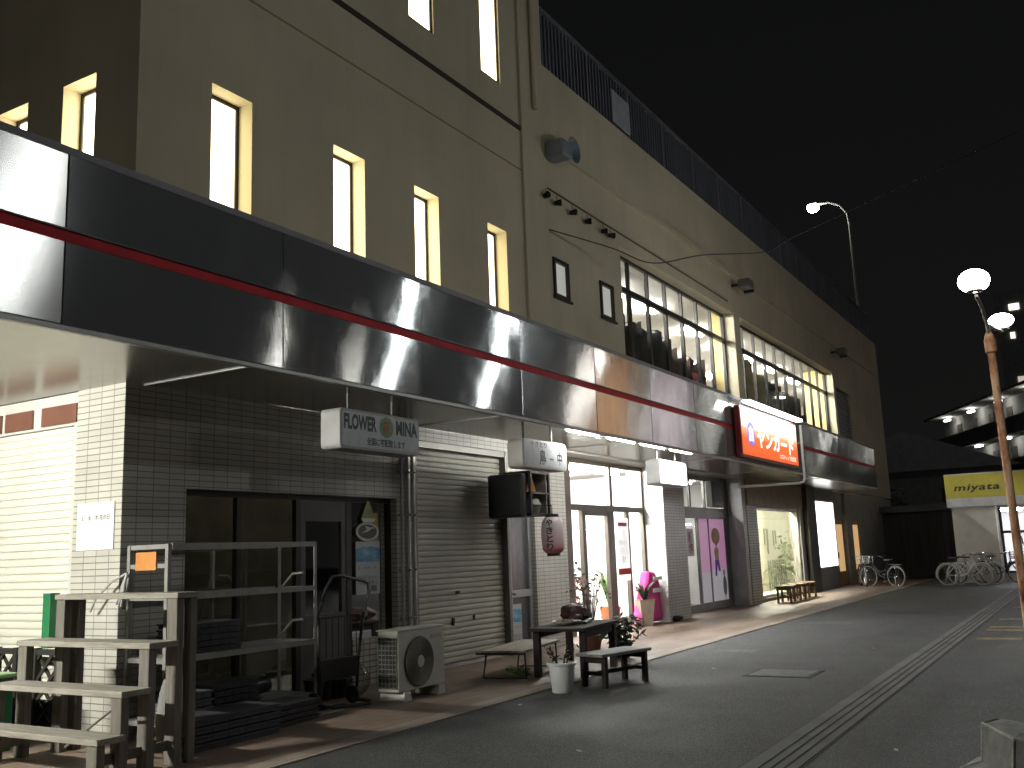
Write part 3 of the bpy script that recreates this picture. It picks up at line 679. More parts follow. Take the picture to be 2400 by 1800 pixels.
em = MB().lathe([(0.115, 0), (0.115, 0.003)], (0.075, -.008, .27), 24, 'y').build("round_emblem", M("emblem_green", (0.10, 0.30, 0.10), 0.5), t)
text("花", TEXT_R, em, (0.075, -.014, .27), *FX, 0.14, 0.15, name="emblem_character", bold=0.02)
text("全国に宅配致します", TEXT_K, t, (0.07, -.008, .10), *FX, 0.66, 0.085, bold=0.02)

t = thing("hanging_sign", "unlit white box sign with black brush characters beside the bright shop", "sign", (11.80, 6.5, 2.645))
lightbox(t, 1.28, 0.40, 0.24, FACEW, OFFWHITE, 0.09)
MB().tube([(-0.4, .12, .40), (-0.4, .12, .585)], .018).build("hanger", GREYFRAME, t); MB().tube([(0.4, .12, .40), (0.4, .12, .585)], .018).build("hanger", GREYFRAME, t)
text("やきとり", TEXT_K, t, (-0.20, -.008, .335), *FX, 0.46, 0.075, bold=0.02)
text("鳥", TEXT_K, t, (-0.10, -.008, .16), *FX, 0.19, 0.22, bold=0.025)
text("中", TEXT_K, t, (0.40, -.008, .17), *FX, 0.14, 0.19, bold=0.025)
text("ー", TEXT_GR, t, (0.16, -.008, .15), *FX, 0.12, 0.03, bold=0.02)

t = thing("hanging_sign", "blank glowing white box sign hung under the canopy right of the entrance", "sign", (16.60, 6.5, 2.61))
lightbox(t, 1.34, 0.46, 0.26, EM("sign_glow_white", (1, 1, 0.97), 2.6), LGREY, 0.05)
MB().tube([(-0.45, .13, .46), (-0.45, .13, .615)], .02).build("hanger", GREYFRAME, t); MB().tube([(0.45, .13, .46), (0.45, .13, .615)], .02).build("hanger", GREYFRAME, t)

t = thing("fascia_sign", "orange and white lit panel sign with katakana fixed to the canopy front", "sign", (21.5, 6.04, 3.31))
MB().extrude(rrect(-2.2, 2.2, 0, 1.06, .05, 0), (0, .12, 0)).build("casing", M("sign_red_edge", (0.30, 0.03, 0.03), 0.4), t)
m, nt, b = nodes("sign_orange_face"); tc = nt.nodes.new("ShaderNodeTexCoord"); sx = nt.nodes.new("ShaderNodeSeparateXYZ"); nt.links.new(tc.outputs["Object"], sx.inputs[0])
c = ramp(nt, sx.outputs[2], [(0.0, (0.85, 0.12, 0.025)), (0.40, (0.92, 0.16, 0.03)), (0.58, (1.0, 0.45, 0.22)), (0.70, (1, 0.96, 0.9))])
nt.links.new(c, b.inputs["Emission Color"]); nt.links.new(c, b.inputs["Base Color"]); b.inputs["Emission Strength"].default_value = 0.85
MB().extrude(rrect(-2.14, 2.14, .04, 1.02, .04, -.006), (0, .005, 0)).build("face", m, t)
MB().box(-2.1, 2.1, -.20, -.05, 1.10, 1.15).build("lamp_bar", EM("sign_lamp", (1, .98, .95), 14.0), t)
ar = MB()
for x in (-2.0, 0, 2.0): ar.tube([(x, .05, 1.06), (x, .02, 1.17), (x, -.12, 1.165)], .012, 6)
ar.build("lamp_arms", GREYFRAME, t)
text("ヤンガード", EM("sign_letters", (1, 1, 0.95), 1.3), t, (0.35, -.012, .46), *FX, 2.9, 0.42, bold=0.03, shear=0.1)
e2 = MB().lathe([(0.26, 0), (0.26, 0.004)], (-1.55, -.012, .50), 24, 'y').build("round_emblem", EM("emblem_blue", (0.10, 0.05, 0.75), 0.8), t)
text("自", EM("emblem_letter", (1, 1, 1), 1.2), e2, (-1.55, -.02, .50), *FX, .30, .34, name="emblem_character", bold=0.03)
text("ヒロトレック総合館", EM("sign_small_letters", (1, .9, .8), 1.0), t, (1.25, -.012, .17), *FX, 1.35, 0.12, bold=0.015)

t = thing("drain_pipe", "white lit pipe running down past the orange sign and back to the wall", "pipe", (23.9, 5.98, 0))
MB().tube([(0, 0, 4.36), (0, 0, 3.05), (-.01, .03, 2.98), (-.05, .12, 2.95), (-.1, 1.66, 2.95)], .035, 10).build("pipe", M("white_pipe", (0.62, 0.60, 0.55), 0.4), t, smooth=True)
MB().box(-.05, .05, .03, .21, 3.9, 3.95).build("clamp", STEEL, t)

# notice on the bright pillar
t = thing("wall_notice", "white paper notice on the lit side of the tiled pillar", "notice", (5.818, 8.06, 1.68))
MB().box(0, .010, -.27, .27, 0, .44).build("board", WHITE, t)
text("土・水・木 花の日", TEXT_K, t, (-.003, 0, .30), *SX, .42, .05)

# posters on the flower shop glass
gy = FY + 0.09
t = thing("door_sticker", "pale green triangular sticker topmost on the flower shop glass", "sticker", (9.49, gy, 1.95))
MB().extrude([(-.14, 0, .04), (-.10, 0, .0), (.10, 0, .0), (.14, 0, .04), (.02, 0, .27), (-.02, 0, .27)], (0, .006, 0)).build("sheet", M("sticker_green", (0.33, 0.36, 0.17), 0.6, var=.2, scale=12), t)
MB().extrude([(-.13, -.003, .04), (-.10, -.003, .008), (.10, -.003, .008), (.13, -.003, .04), (.125, -.003, .055), (-.125, -.003, .055)], (0, .002, 0)).build("border", WHITE, t)
t = thing("door_sticker", "oval black and white bird sticker between the triangle and the blue poster", "sticker", (9.47, gy, 1.84))
def oval(rx, rz, y, n=28): return [(rx * math.cos(2 * PI * k / n), y, rz * math.sin(2 * PI * k / n)) for k in range(n)]
MB().extrude(oval(.22, .115, 0), (0, .006, 0)).build("sheet", OFFWHITE, t)
MB().extrude(oval(.18, .088, -.003), (0, .002, 0)).build("picture", M("sticker_dark", (0.07, 0.075, 0.07), 0.5), t)
MB().extrude([(-.13, -.006, -.02), (0, -.006, .0), (.10, -.006, .045), (.13, -.006, .03), (.11, -.006, .06), (.05, -.006, .05), (-.05, -.006, .07), (-.02, -.006, .02)], (0, .002, 0)).build("bird_shape", OFFWHITE, t)
def poster(x, y, z, w, h, label):
    t = thing("poster", label, "poster", (x, y, z))
    MB().box(-w / 2, w / 2, 0, .006, 0, h).build("sheet", M("poster_paper", (0.50, 0.52, 0.53), 0.6, var=.06), t)
    m, nt, b = nodes("poster_sky"); v = coords(nt, (2.2, 1, 5)); n = noise(nt, v, 1.4, 4)
    nt.links.new(ramp(nt, n, [(.35, (.04, .16, .36)), (.5, (.10, .32, .52)), (.65, (.35, .52, .60))]), b.inputs["Base Color"])
    MB().extrude([(-w / 2 + .001, -.003, h * .62), (w / 2 - .001, -.003, h * .60), (w / 2 - .001, -.003, h * .86), (w * .2, -.003, h * .9), (-w * .2, -.003, h * .9), (-w / 2 + .001, -.003, h * .85)], (0, .002, 0)).build("blue_picture", m, t)
    text("花・樹木・鉢", TEXT_GR, t, (-.02, -.005, h * .50), *FX, w * .8, h * .05)
    text("配達 水やり\n引取 植替え", TEXT_GR, t, (0, -.005, h * .26), *FX, w * .8, h * .18)
    MB().box(w * .1, w * .35, -.003, -.001, h * .05, h * .16).build("stamp", TEXT_GR, t); return t
poster(9.475, gy, 1.08, 0.46, 0.64, "tall blue and white poster on the dark flower shop glass")
poster(13.0, FY + 0.085, 0.06, 0.30, 0.68, "blue and white poster low on the grey door beside the shutter")

# drainpipes between window and shutter
for k, (x, lab) in enumerate(((9.985, "thin grey drainpipe next to the flower shop glass"), (10.12, "shiny drainpipe in the middle of the wall strip by the shutter"), (10.235, "drainpipe tight against the shutter guide rail"))):
    t = thing("drain_pipe", lab, "pipe", (x, FY - 0.055, 0), group="drainpipes beside the roller shutter")
    MB().tube([(0, 0, .02), (0, 0, 3.2)], .027 if k else .02, 10).build("pipe", ALU if k else STEEL, t, smooth=True)
    for z in (.75, 1.35, 2.05, 2.6): MB().lathe([(.034, -.012), (.034, .012)], (0, 0, z), 12).box(-.012, .012, .028, .054, z - .01, z + .01).build("bracket", CHROME if k else STEEL, t)

# hood, lantern by the yakitori door
t = thing("lantern_box", "dark framed glass lantern box with orange figure above the grey door", "lantern box", (12.32, 7.28, 2.0))
bx = MB().box(-.22, -.06, -.20, .40, .02, .66).build("housing", BLACK, t, bevel=.04)
f2 = MB()
for x in (-.05, .50):
    for y in (-.25, .17): f2.box(x, x + .04, y, y + .04, .06, .68)
f2.box(-.05, .54, -.25, .21, .66, .70).box(-.05, .54, -.25, .21, .36, .39).box(-.05, .54, -.25, .21, .04, .08).build("frame", BLACKMET, t)
MB().quad((-.01, -.24, .08), (.5, -.24, .08), (.5, -.24, .66), (-.01, -.24, .66)).build("pane", GLASS_SMOKE, t)
MB().box(-.01, .50, .155, .165, .08, .66).box(.502, .508, -.20, .15, .08, .66).build("back_sheet", M("lantern_paper", (.34, .32, .28), .7), t)
MB().extrude([(.10, -.08, .36), (.42, -.08, .36), (.36, -.08, .50), (.28, -.08, .64), (.18, -.08, .5)], (0, .03, 0)).build("orange_figure", M("orange_paint", (.60, .24, .05), .6), t)
MB().lathe([(.01, 0), (.16, .0), (.2, .12), (.15, .22), (.01, .24)], (.24, -.03, .09), 16).build("bowl", STEEL, t, smooth=True)
t = thing("paper_lantern", "faded pink paper lantern with black characters hung by the tiled pillar", "lantern", (12.83, 7.0, 1.48))
prof = [(.09, 0), (.12, .02)] + [(.155 + .02 * math.sin(PI * i / 12) + (.004 if i % 2 else -.003), .05 + i * .036) for i in range(13)] + [(.12, .53), (.09, .55)]
m, nt, b = nodes("lantern_paper_pink"); tc = nt.nodes.new("ShaderNodeTexCoord"); sx = nt.nodes.new("ShaderNodeSeparateXYZ"); nt.links.new(tc.outputs["Object"], sx.inputs[0])
nt.links.new(ramp(nt, sx.outputs[2], [(.05, (.46, .14, .17)), (.14, (.54, .34, .39)), (.40, (.54, .46, .48))]), b.inputs["Base Color"]); b.inputs["Roughness"].default_value = .7
MB().lathe(prof, n=24).build("paper", m, t, smooth=True)
MB().lathe([(.10, -.03), (.10, .005)], n=20).build("bottom_ring", BLACK, t); MB().lathe([(.10, .545), (.10, .59)], n=20).build("top_ring", BLACK, t)
MB().tube([(0, 0, .585), (0, 0, .72), (0, .65, .74)], .010, 6).build("hook", BLACKMET, t)
for i, chh in enumerate("やきとり"):
    a = math.radians(193); o = (math.cos(a) * .179, math.sin(a) * .179, .46 - i * .118)
    text(chh, TEXT_K, t, o, (-math.sin(a), math.cos(a), 0), (0, 0, 1), .10, .105, bold=.03)

# ---------------------------------------------------------------- fittings high on the wall
t = thing("horn_speaker", "blue grey loudspeaker horn on the wall at the tower corner", "loudspeaker", (14.68, FY, 8.6))
MB().box(-.36, .05, -.42, -.05, -.16, .14).build("housing", M("speaker_grey", (.20, .23, .26), .5), t, bevel=.04)
MB().lathe([(.06, 0), (.10, .08), (.17, .17), (.25, .22), (.24, .225), (.12, .12), (.03, .08)], (.22, -.14, .10), 22, 'y', cap=False).build("horn", M("speaker_blue", (.12, .17, .21), .45), t, smooth=True)
MB().bar((-.1, 0, 0), (-.1, -.1, 0), .05, .05).build("bracket", BLACKMET, t)
t = thing("light_rail", "thin conduit rail on the wall carrying small spotlights", "rail", (14.36, FY - .03, 7.90))
MB().tube([(0, 0, 0), (9.9, 0, -.02)], .014, 6).build("conduit", M("conduit_brown", (.10, .085, .05), .7), t)
sp0 = None
for k, (x, aim, lab) in enumerate(((14.22, -.5, "leftmost spotlight of the row, at the tower corner"), (14.67, .35, "second spotlight from the tower corner on the thin rail"), (15.27, .2, "third spotlight from the tower corner, mid row"),
                              (15.88, .3, "fourth spotlight from the tower corner, mid row"), (16.59, .4, "fifth spotlight of the row, above the second small window"), (16.92, .9, "last spotlight of the row, nearest the long window"))):
    if sp0 is None:
        sp0 = thing("wall_spotlight", lab, "spotlight", (x, 7.6, 7.68), aim, "spotlights on the wall rail")
        MB().lathe([(.02, -.10), (.055, -.10), (.085, .05), (.09, .08), (.07, .08), (.05, -.05)], (0, 0, 0), 14, 'y').build("shade", BLACKMET, sp0, smooth=True)
        MB().tube([(0, .02, .08), (.03, .05, .2)], .012, 6).build("bracket", STEEL, sp0); sp0.scale = (.72, .72, .72)
        MB().lathe([(.04, 0), (.04, .01)], (0, -.075, 0), 12, 'y').build("lens", M("dark_lens", (.03, .03, .03), .2), sp0)
    else: dup(sp0, (x, 7.6, 7.68), aim, lab).scale = (.72, .72, .72)
fx = None
for x, lab in ((24.9, "dark wall floodlight on the pier between the two long windows"), (36.3, "dark wall floodlight past the end of the second long window")):
    if fx is None:
        fx = thing("wall_floodlight", lab, "floodlight", (x, FY, 8.42), 0, "wall floodlights over the long windows")
        MB().box(-.30, .12, -.55, -.22, -.14, .10).build("housing", M("flood_grey", (.12, .12, .115), .5), fx, bevel=.03)
        MB().box(.121, .2, -.52, -.25, -.20, .04).build("visor", BLACKMET, fx); MB().bar((-.1, 0, 0), (-.1, -.24, .0), .06, .06).build("bracket", BLACKMET, fx)
    else: dup(fx, (x, FY, 8.42), 0, lab)
# hanging cable from the tower corner across to the far side
A, Bp = Vector((14.4, 7.66)), Vector((34.0, .02 * 34.0)); pts = []
for s, zz in ((.54, .39), (.45, .35), (.40, .322), (.34, .32), (.27, .31), (.24, .32), (.13, .35), (.02, .38)):
    d = Bp - A; k = (s * A.x - A.y) / (d.y - s * d.x); p = A + d * max(0, min(1, k)); pts.append((p.x, p.y, 1.5 + zz * p.x))
pp = []
for i in range(len(pts) - 1):
    for q in range(6):
        u = q / 6; p0 = Vector(pts[max(i - 1, 0)]); p1 = Vector(pts[i]); p2 = Vector(pts[i + 1]); p3 = Vector(pts[min(i + 2, len(pts) - 1)])
        pp.append(tuple(.5 * ((2 * p1) + (p2 - p0) * u + (2 * p0 - 5 * p1 + 4 * p2 - p3) * u * u + (3 * p1 - p0 - 3 * p2 + p3) * u ** 3)))
pp.append(pts[-1])
t = thing("overhead_cable", "thin dark cable sagging from the tower corner across the long windows", "cable", pts[0])
o = Vector(pts[0]); MB().tube([tuple(Vector(p) - o) for p in pp], .013, 6).build("cable", M("cable_rubber", (.045, .045, .045), .6), t, smooth=True)

# ---------------------------------------------------------------- stepped wooden plant stand
t = thing("plant_stand", "weathered stepped wooden plant stand with four bench shelves, nearest the camera", "plant stand", (5.0, 7.0, 0))
ST = [(5.22, 5.44, 1.30), (4.97, 5.24, .94), (4.74, 5.0, .62), (4.55, 4.79, .32)]
for i, (x0, x1, z) in enumerate(ST):
    yl = 7.86 if i else 7.74
    MB().box(x0 - 5, x1 - 5, 6.19 - 7, yl - 7, z - .045, z).build("shelf", WOODG, t, bevel=.006)
    for y in (6.205, yl - .13):
        MB().box(x0 - 4.99, x0 - 4.92, y - 7, y - 6.885, 0.013, z - .046).build("leg", WOODV, t, bevel=.006)
for y in (6.205, 7.60): MB().box(.365, .43, y - 7, y - 6.885, .013, 1.254).build("leg", WOODV, t, bevel=.006)
for y in (6.225, 7.64): MB().bar((-.42, y - 6.95, .16), (.40, y - 6.95, .16), .03, .07).build("rail", WOODV, t)
MB().tube([(-.22, -.72, .52), (.25, .55, .06)], .011, 6).build("brace_wire", STEEL, t)
# lattice, green post and green box behind it
t = thing("lattice_planter", "dark criss cross lattice planter behind the stepped stand", "planter", (5.70, 8.75, 0.013))
lm = MB()
for z in (0.02, .72): lm.box(-.03, .03, -.58, .60, z, z + .05)
for y in (-.58, -.10, .20, .54): lm.box(-.035, .035, y, y + .06, 0, .78)
for k in range(10):
    y = -.9 + k * .19
    for sg in (1, -1):
        a, b = (y if sg > 0 else y + .65), (y + .65 if sg > 0 else y)
        pts = []
        for u in (0, 1):
            pts.append((0.012 * sg, a + (b - a) * u, .05 + .68 * u))
        lo, hi = -.56, .58
        (xa, ya, za), (xb, yb, zb) = pts
        def clipp(y0): u = (y0 - ya) / (yb - ya); return (xa, y0, za + (zb - za) * u)
        q = [p for p in pts]
        if ya < lo: q[0] = clipp(lo)
        if ya > hi: q[0] = clipp(hi)
        if yb < lo: q[1] = clipp(lo)
        if yb > hi: q[1] = clipp(hi)
        if q[0][2] < .04 or q[1][2] > .74 or abs(q[0][1] - q[1][1]) < .05: continue
        lm.bar(q[0], q[1], .035, .012, (1, 0, 0))
lm.build("lattice", LATT, t)
MB().box(.04, .10, -.5, .55, 0, .3).build("back_board", LATT, t)
t = thing("green_board", "bright green upright box standing on the lattice planter by the pale shutter", "box", (5.70, 8.50, .796))
MB().box(-.05, .05, -.055, .055, .0, .49).build("body", GREEN, t, bevel=.006); MB().box(-.052, .052, -.057, .057, .491, .50).build("lid", M("green_lid", (.03, .22, .09), .5), t)
t = thing("green_crate", "low green box with pale top left behind the stepped stand", "box", (4.75, 8.7, .013))
MB().box(-.42, .40, -.55, .9, 0, .60).build("body", GREEN, t, bevel=.01); MB().box(-.44, .42, -.57, .92, .601, .64).build("lid", PALEGREEN, t, bevel=.01)

# ---------------------------------------------------------------- steel rack
X0, X1, Y0, Y1 = 5.83, 7.74, 7.05, 7.60
t = thing("steel_rack", "bare grey steel shelf rack standing before the flower shop window", "rack", (X0, Y0, 0)); W_, D_ = X1 - X0, Y1 - Y0
for i, (x, y) in enumerate(((0, 0), (W_ - .04, 0), (0, D_ - .04), (W_ - .04, D_ - .04))):
    MB().box(x, x + .04, y, y + .006, .02, 1.70).box(x if x == 0 else x + .034, x + .006 if x == 0 else x + .04, y + .0061, y + .04, .02, 1.70).build("upright", STEEL, t)
    MB().extrude([(x + .02, y - .002, .19), (x - .03 if x == 0 else x - .05, y - .002, .02), (x + .09 if x == 0 else x + .06, y - .002, .02)], (0, .0015, 0)).build("foot_gusset", STEEL, t)
for z in (1.655, 1.205, .665, .135):
    for y in (-.012, D_ - .0): MB().box(.041, W_ - .041, y, y + .011, z, z + .05).box(.041, W_ - .041, y + .0111, y + .03, z + .044, z + .05).build("beam", STEEL, t)
    for x in (.005, W_ - .03): MB().box(x, x + .024, .042, D_ - .042, z + .005, z + .045).build("side_rail", STEEL, t)
MB().box(.005, .03, .042, D_ - .042, 1.49, 1.53).build("side_rail", STEEL, t)
for z in (.71, .18): MB().box(.042, W_ - .042, .02, D_ - .005, z - .004, z + .003).build("shelf_plate", M("shelf_grey", (.20, .20, .19), .6, var=.3), t)
for z in (1.30, .82): MB().tube([(W_ - .05, D_ - .05, z - .10), (W_ - .04, .30, z + .08), (W_ - .04, .16, z + .09)], .014, 6).build("support_arm", STEEL, t)
t = thing("paper_tag", "square orange wooden tag on the end of the steel rack", "tag", (X0 - .012, Y0 + .28, 1.475))
MB().box(0, .008, -.135, .135, 0, .16).build("board", ORANGETAG, t)
# plastic bag tied to the rack end
t = thing("plastic_bag", "thin pale plastic bag tied to the rack end above the stand", "bag", (X0 - .03, Y0 + .50, 1.12))
bm_ = MB()
for k in (0, 2, 4):
    a = k * .35 + 1.2; bm_.tube([(0, 0, .34), (-.02, .01 + k * .006, .24), (-.03, .02 + k * .012, .12), (-.035, .03 + k * .016, .02 + k * .01)], .011, 5)
bm_.build("folds", BAG, t, smooth=True)
MB().tube([(0, 0, .34), (-.05, .16, .26), (-.07, .34, .12), (-.05, .44, .0)], .012, 5).build("strap", BAG, t, smooth=True)
# trays on and under the rack
def tray_stack(name, label, loc, w, d, n, h, mat, group, rz=0.0, rim=.012):
    t = thing(name, label, "trays", loc, rz, group)
    for k in range(n):
        j = random.uniform(-.015, .015); z = k * h
        m = MB().box(-w / 2 + j, w / 2 + j, -d / 2, d / 2, z, z + h * .62)
        for x in range(5):
            xx = -w / 2 + j + .03 + x * (w - .06) / 5; m.box(xx, xx + (w - .06) / 5 - .02, -d / 2 - .006, -d / 2 - .0005, z + .004, z + h * .5)
        m.box(-w / 2 + j - rim, w / 2 + j + rim, -d / 2 - rim, d / 2 + rim, z + h * .62, z + h * .86)
        m.build("tray", mat, t)
    return t
G1 = "nursery trays around the steel rack"
tray_stack("tray_stack", "dark stack of nursery trays on the paving under the rack's left half", (6.12, 6.66, .013), .98, .40, 4, .065, TRAYG, G1, .0)
tray_stack("tray_stack", "lower dark stack of nursery trays on the paving under the rack's right half", (6.92, 6.82, .013), .74, .40, 4, .050, TRAY, G1, .04)
tray_stack("tray_stack", "blackish stack of trays at the left of the rack's third shelf", (6.45, 7.32, .715), .62, .40, 5, .055, TRAY, G1)
tray_stack("tray_stack", "short stack of trays beside the grey one on the rack's bottom shelf", (6.70, 7.30, .185), .55, .42, 4, .06, TRAY, G1)
tray_stack("tray_stack", "small grey stack of trays on the rack's bottom shelf, left end", (6.18, 7.28, .185), .42, .40, 3, .07, M("tray_mid_grey", (.09, .09, .09), .55), G1)
t = thing("rolled_sheet", "black rolled sheet lying at the back of the rack's bottom shelf", "roll", (6.9, 7.44, .28))
MB().tube([(-.5, 0, 0), (-.2, .01, .03), (.2, 0, .0), (.5, -.01, .02)], .09, 12).build("roll", BIN_BAG, t, smooth=True)
t = thing("folded_parasol", "furled grey cloth bundle leaning inside the wooden stand", "cloth bundle", (5.52, 6.62, .013))
MB().lathe([(.02, 0), (.09, .08), (.11, .28), (.08, .48), (.03, .64), (.015, .72)], n=9).build("cloth", M("grey_cloth", (.20, .20, .19), .8), t, smooth=True)
t = thing("plank_offcuts", "few loose flat boards on the paving at the rack's right foot", "boards", (7.55, 6.88, .013))
MB().box(-.28, .22, -.07, .05, 0, .02).build("board", WOODG, t); MB().bar((-.15, .02, .032), (.36, -.05, .032), .08, .018).build("board", WOODD, t)
MB().bar((-.2, -.12, .012), (.2, -.16, .012), .05, .018).build("board", M("pale_board", (.33, .31, .27), .7), t)

# black trolley
t = thing("hand_trolley", "black tube hand trolley parked between the rack and the air conditioner", "trolley", (7.95, 6.95, 0))
hd = [(-.30, 0, .30), (-.30, .0, .95), (-.22, -.02, 1.20), (-.12, -.03, 1.335), (.0, -.03, 1.345), (.38, -.03, 1.27), (.46, -.03, 1.24), (.475, -.03, 1.15), (.36, -.03, .86), (.30, -.02, .45), (.29, .0, .12)]
MB().tube(hd, .017, 8).build("handle", BLACKMET, t, smooth=True)
MB().tube([(-.36, .0, .08), (-.32, -.22, .06), (-.10, -.28, .05), (.10, -.33, .05), (.16, -.30, .06), (.12, -.05, .08)], .018, 8).build("base_frame", BLACKMET, t, smooth=True)
MB().box(-.32, .26, -.05, .0, .30, .50).build("cross_panel", BLACK, t); bsk = MB()
for k in range(7): bsk.tube([(-.3 + k * .095, -.02, .52), (-.3 + k * .095, -.02, .92)], .005, 5)
bsk.tube([(-.3, -.02, .92), (.32, -.02, .92)], .010, 6); bsk.build("wire_panel", BLACKMET, t)
for x in (-.33, .27): MB().lathe([(.085, -.02), (.095, 0), (.085, .02)], (x, .04, .10), 16, 'x').build("wheel", BLACK, t, smooth=True)
t = thing("pot_pile", "dim heap of black pots and a clear bag behind the trolley", "pots", (8.35, 7.42, .013))
for x, y, r, h in ((-.25, 0, .11, .22), (-.05, .05, .12, .26), (.12, -.02, .10, .18)): MB().lathe([(r * .75, 0), (r, h), (r * 1.08, h), (r * 1.08, h + .02), (r * .9, h + .02)], (x, y, 0), 16).build("pot", BLACK, t, smooth=True)
MB().sphere((.28, -.12, .17), .17, 10, 1.1).build("clear_bag", glass("thin_plastic", (.75, .77, .75), .12, .15), t, smooth=True)

# air conditioner outdoor unit
t = thing("air_conditioner", "cream outdoor air conditioner with round fan grille before the shutter", "air conditioner", (8.74, 6.45, 0))
MB().box(-.42, .42, 0, .27, .115, .735).build("casing", ACW, t, bevel=.012)
MB().box(-.435, .435, -.012, .285, .7355, .75).build("top_plate", ACW, t, bevel=.004)
for x in (-.30, .32): MB().extrude([(x - .07, -.03, .013), (x + .07, -.03, .013), (x + .05, -.03, .114), (x - .05, -.03, .114)], (0, .33, 0)).build("foot", OFFWHITE, t, bevel=.006)
MB().lathe([(.255, 0), (.262, .012), (.25, .014)], (-.06, -.001, .40), 40, 'y').build("fan_opening", M("fan_dark", (.06, .06, .052), .8), t)
gr = MB()
for r in [.03 + i * .0165 for i in range(14)]: gr.tube([(-.06 + r * math.cos(2 * PI * k / 36), -.022, .40 + r * math.sin(2 * PI * k / 36)) for k in range(36)], .0042, 4, True)
for k in range(10):
    a = 2 * PI * k / 10; gr.tube([(-.06 + .06 * math.cos(a), -.024, .40 + .06 * math.sin(a)), (-.06 + .252 * math.cos(a), -.016, .40 + .252 * math.sin(a))], .003, 4)
gr.build("fan_grille", M("grille_grey", (.26, .26, .225), .5), t)
MB().lathe([(.058, 0), (.062, .008), (.05, .012)], (-.06, -.022, .40), 24, 'y').build("fan_hub_cap", ACW, t)
fn = MB().box(-.4255, -.4205, .012, .26, .15, .67); fin = fn.build("side_coil", BLACK, t); fl = MB()
for k in range(11): fl.box(-.434, -.4256, .012, .26, .155 + k * .048, .163 + k * .048)
for k in range(6): fl.box(-.436, -.4256, .012 + k * .048, .018 + k * .048, .15, .67)
fl.build("side_louvres", ACG, fin)
MB().box(.16, .36, -.003, -.0005, .62, .66).build("badge", LGREY, t)

# ---------------------------------------------------------------- benches, table, pots
def bench(name, label, loc, rz, L, Wd, H, top, legm, lw=.055, slab=.035, stretch=True, group=None):
    t = thing(name, label, "bench", loc, rz, group)
    n = 2
    for k in range(n): MB().box(-L / 2, L / 2, -Wd / 2 + k * Wd / n + .003, -Wd / 2 + (k + 1) * Wd / n - .003, H - slab, H).build("seat_plank", top, t, bevel=.005)
    for sx in (-1, 1):
        for sy in (-1, 1):
            x = sx * (L / 2 - .09); y = sy * (Wd / 2 - .05); MB().box(x - lw / 2, x + lw / 2, y - lw / 2, y + lw / 2, 0, H - slab - .001).build("leg", legm, t, bevel=.004)
        x = sx * (L / 2 - .09); MB().box(x - .02, x + .02, -Wd / 2 + .08, Wd / 2 - .08, H - slab - .07, H - slab - .002).build("apron", legm, t)
        if stretch: MB().box(x - .018, x + .018, -Wd / 2 + .08, Wd / 2 - .08, .13, .17).build("cross_bar", legm, t)
    if stretch: MB().box(-L / 2 + .11, L / 2 - .11, -.02, .02, .13, .17).build("stretcher", legm, t)
    return t
t = thing("plank_bench", "pale flat bench on thin metal legs before the roller shutter", "bench", (11.0, 6.52, 0.013), math.radians(11))
MB().box(-.74, .74, -.28, .28, .305, .335).build("seat_plank", WOODPALE, t, bevel=.006)
MB().tube([(-.77, -.31, .30), (-.77, .33, .30)], .014, 6).build("front_rail", BLACKMET, t)
for x in (-.62, .62):
    MB().tube([(x, -.25, .305), (x - .05, -.28, 0), (x - .05, .28, 0), (x, .25, .305)], .014, 6).build("leg_frame", BLACKMET, t)
bench("low_bench", "low dark legged bench with grey plank top standing on the asphalt", (10.38, 4.93, .0), math.radians(-14), .90, .40, .37, WOODBENCH, WOODD)
t = thing("garden_table", "dark wooden table loaded with a bag and dish in front of the entrance", "table", (11.15, 5.82, 0.0), math.radians(7))
for k in range(4): MB().box(-.70, .70, -.36 + k * .18 + .003, -.36 + (k + 1) * .18 - .003, .560, .60).build("top_plank", WOODD, t, bevel=.005)
for x in (-.55, .56):
    for y in (-.30, .30): MB().box(x - .04, x + .04, y - .04, y + .04, 0.013 if y > 0 or x > 0 else .013, .559).build("leg", WOODD, t, bevel=.004)
MB().box(-.5, .5, -.32, -.29, .47, .558).box(-.5, .5, .29, .32, .47, .558).build("apron", WOODD, t)
t = thing("black_sack", "crumpled dark reddish sack lying on the far end of the wooden table", "sack", (11.55, 6.0, .601))
sk = MB().sphere((0, 0, .12), .24, 14, .58).sphere((-.18, -.06, .07), .13, 12, .6)
for i, (x, y, z) in enumerate(sk.v):
    k = 1 + .16 * math.sin(11 * x + 5 * z) * math.cos(9 * y - 7 * z) + .09 * math.sin(31 * x + 17 * y) + .05 * math.sin(47 * z + 23 * x)
    sk.v[i] = (x * k * .85, y * k * .85, max(0.002, .72 * z * (k + .12 * math.sin(9 * x + 2))))
sk.build("sack", M("dark_red_sack", (.035, .012, .014), .5, bump=.8, bscale=30), t, smooth=True)
t = thing("shallow_dish", "pale shallow dish of odds and ends on the wooden table", "dish", (11.0, 5.86, .601))
MB().lathe([(.06, 0), (.16, .02), (.19, .05), (.18, .05), (.15, .028), (.01, .02)], n=24).build("dish", OFFWHITE, t, smooth=True)
md = MB()
for k in range(14): a = random.random() * 6.3; r = random.random() * .13; md.sphere((r * math.cos(a), r * math.sin(a), .045), .022, 6)
md.build("contents", M("odds_and_ends", (.22, .19, .14), .6, var=.7, scale=20), t)
t = thing("tool_bundle", "dark tools lying beside the dish on the wooden table", "tools", (11.28, 5.72, .601))
MB().bar((-.16, -.05, .015), (.2, .05, .03), .05, .03).build("handle", BLACK, t); MB().bar((-.1, .08, .015), (.15, .0, .02), .03, .02).build("blade", STEEL, t)
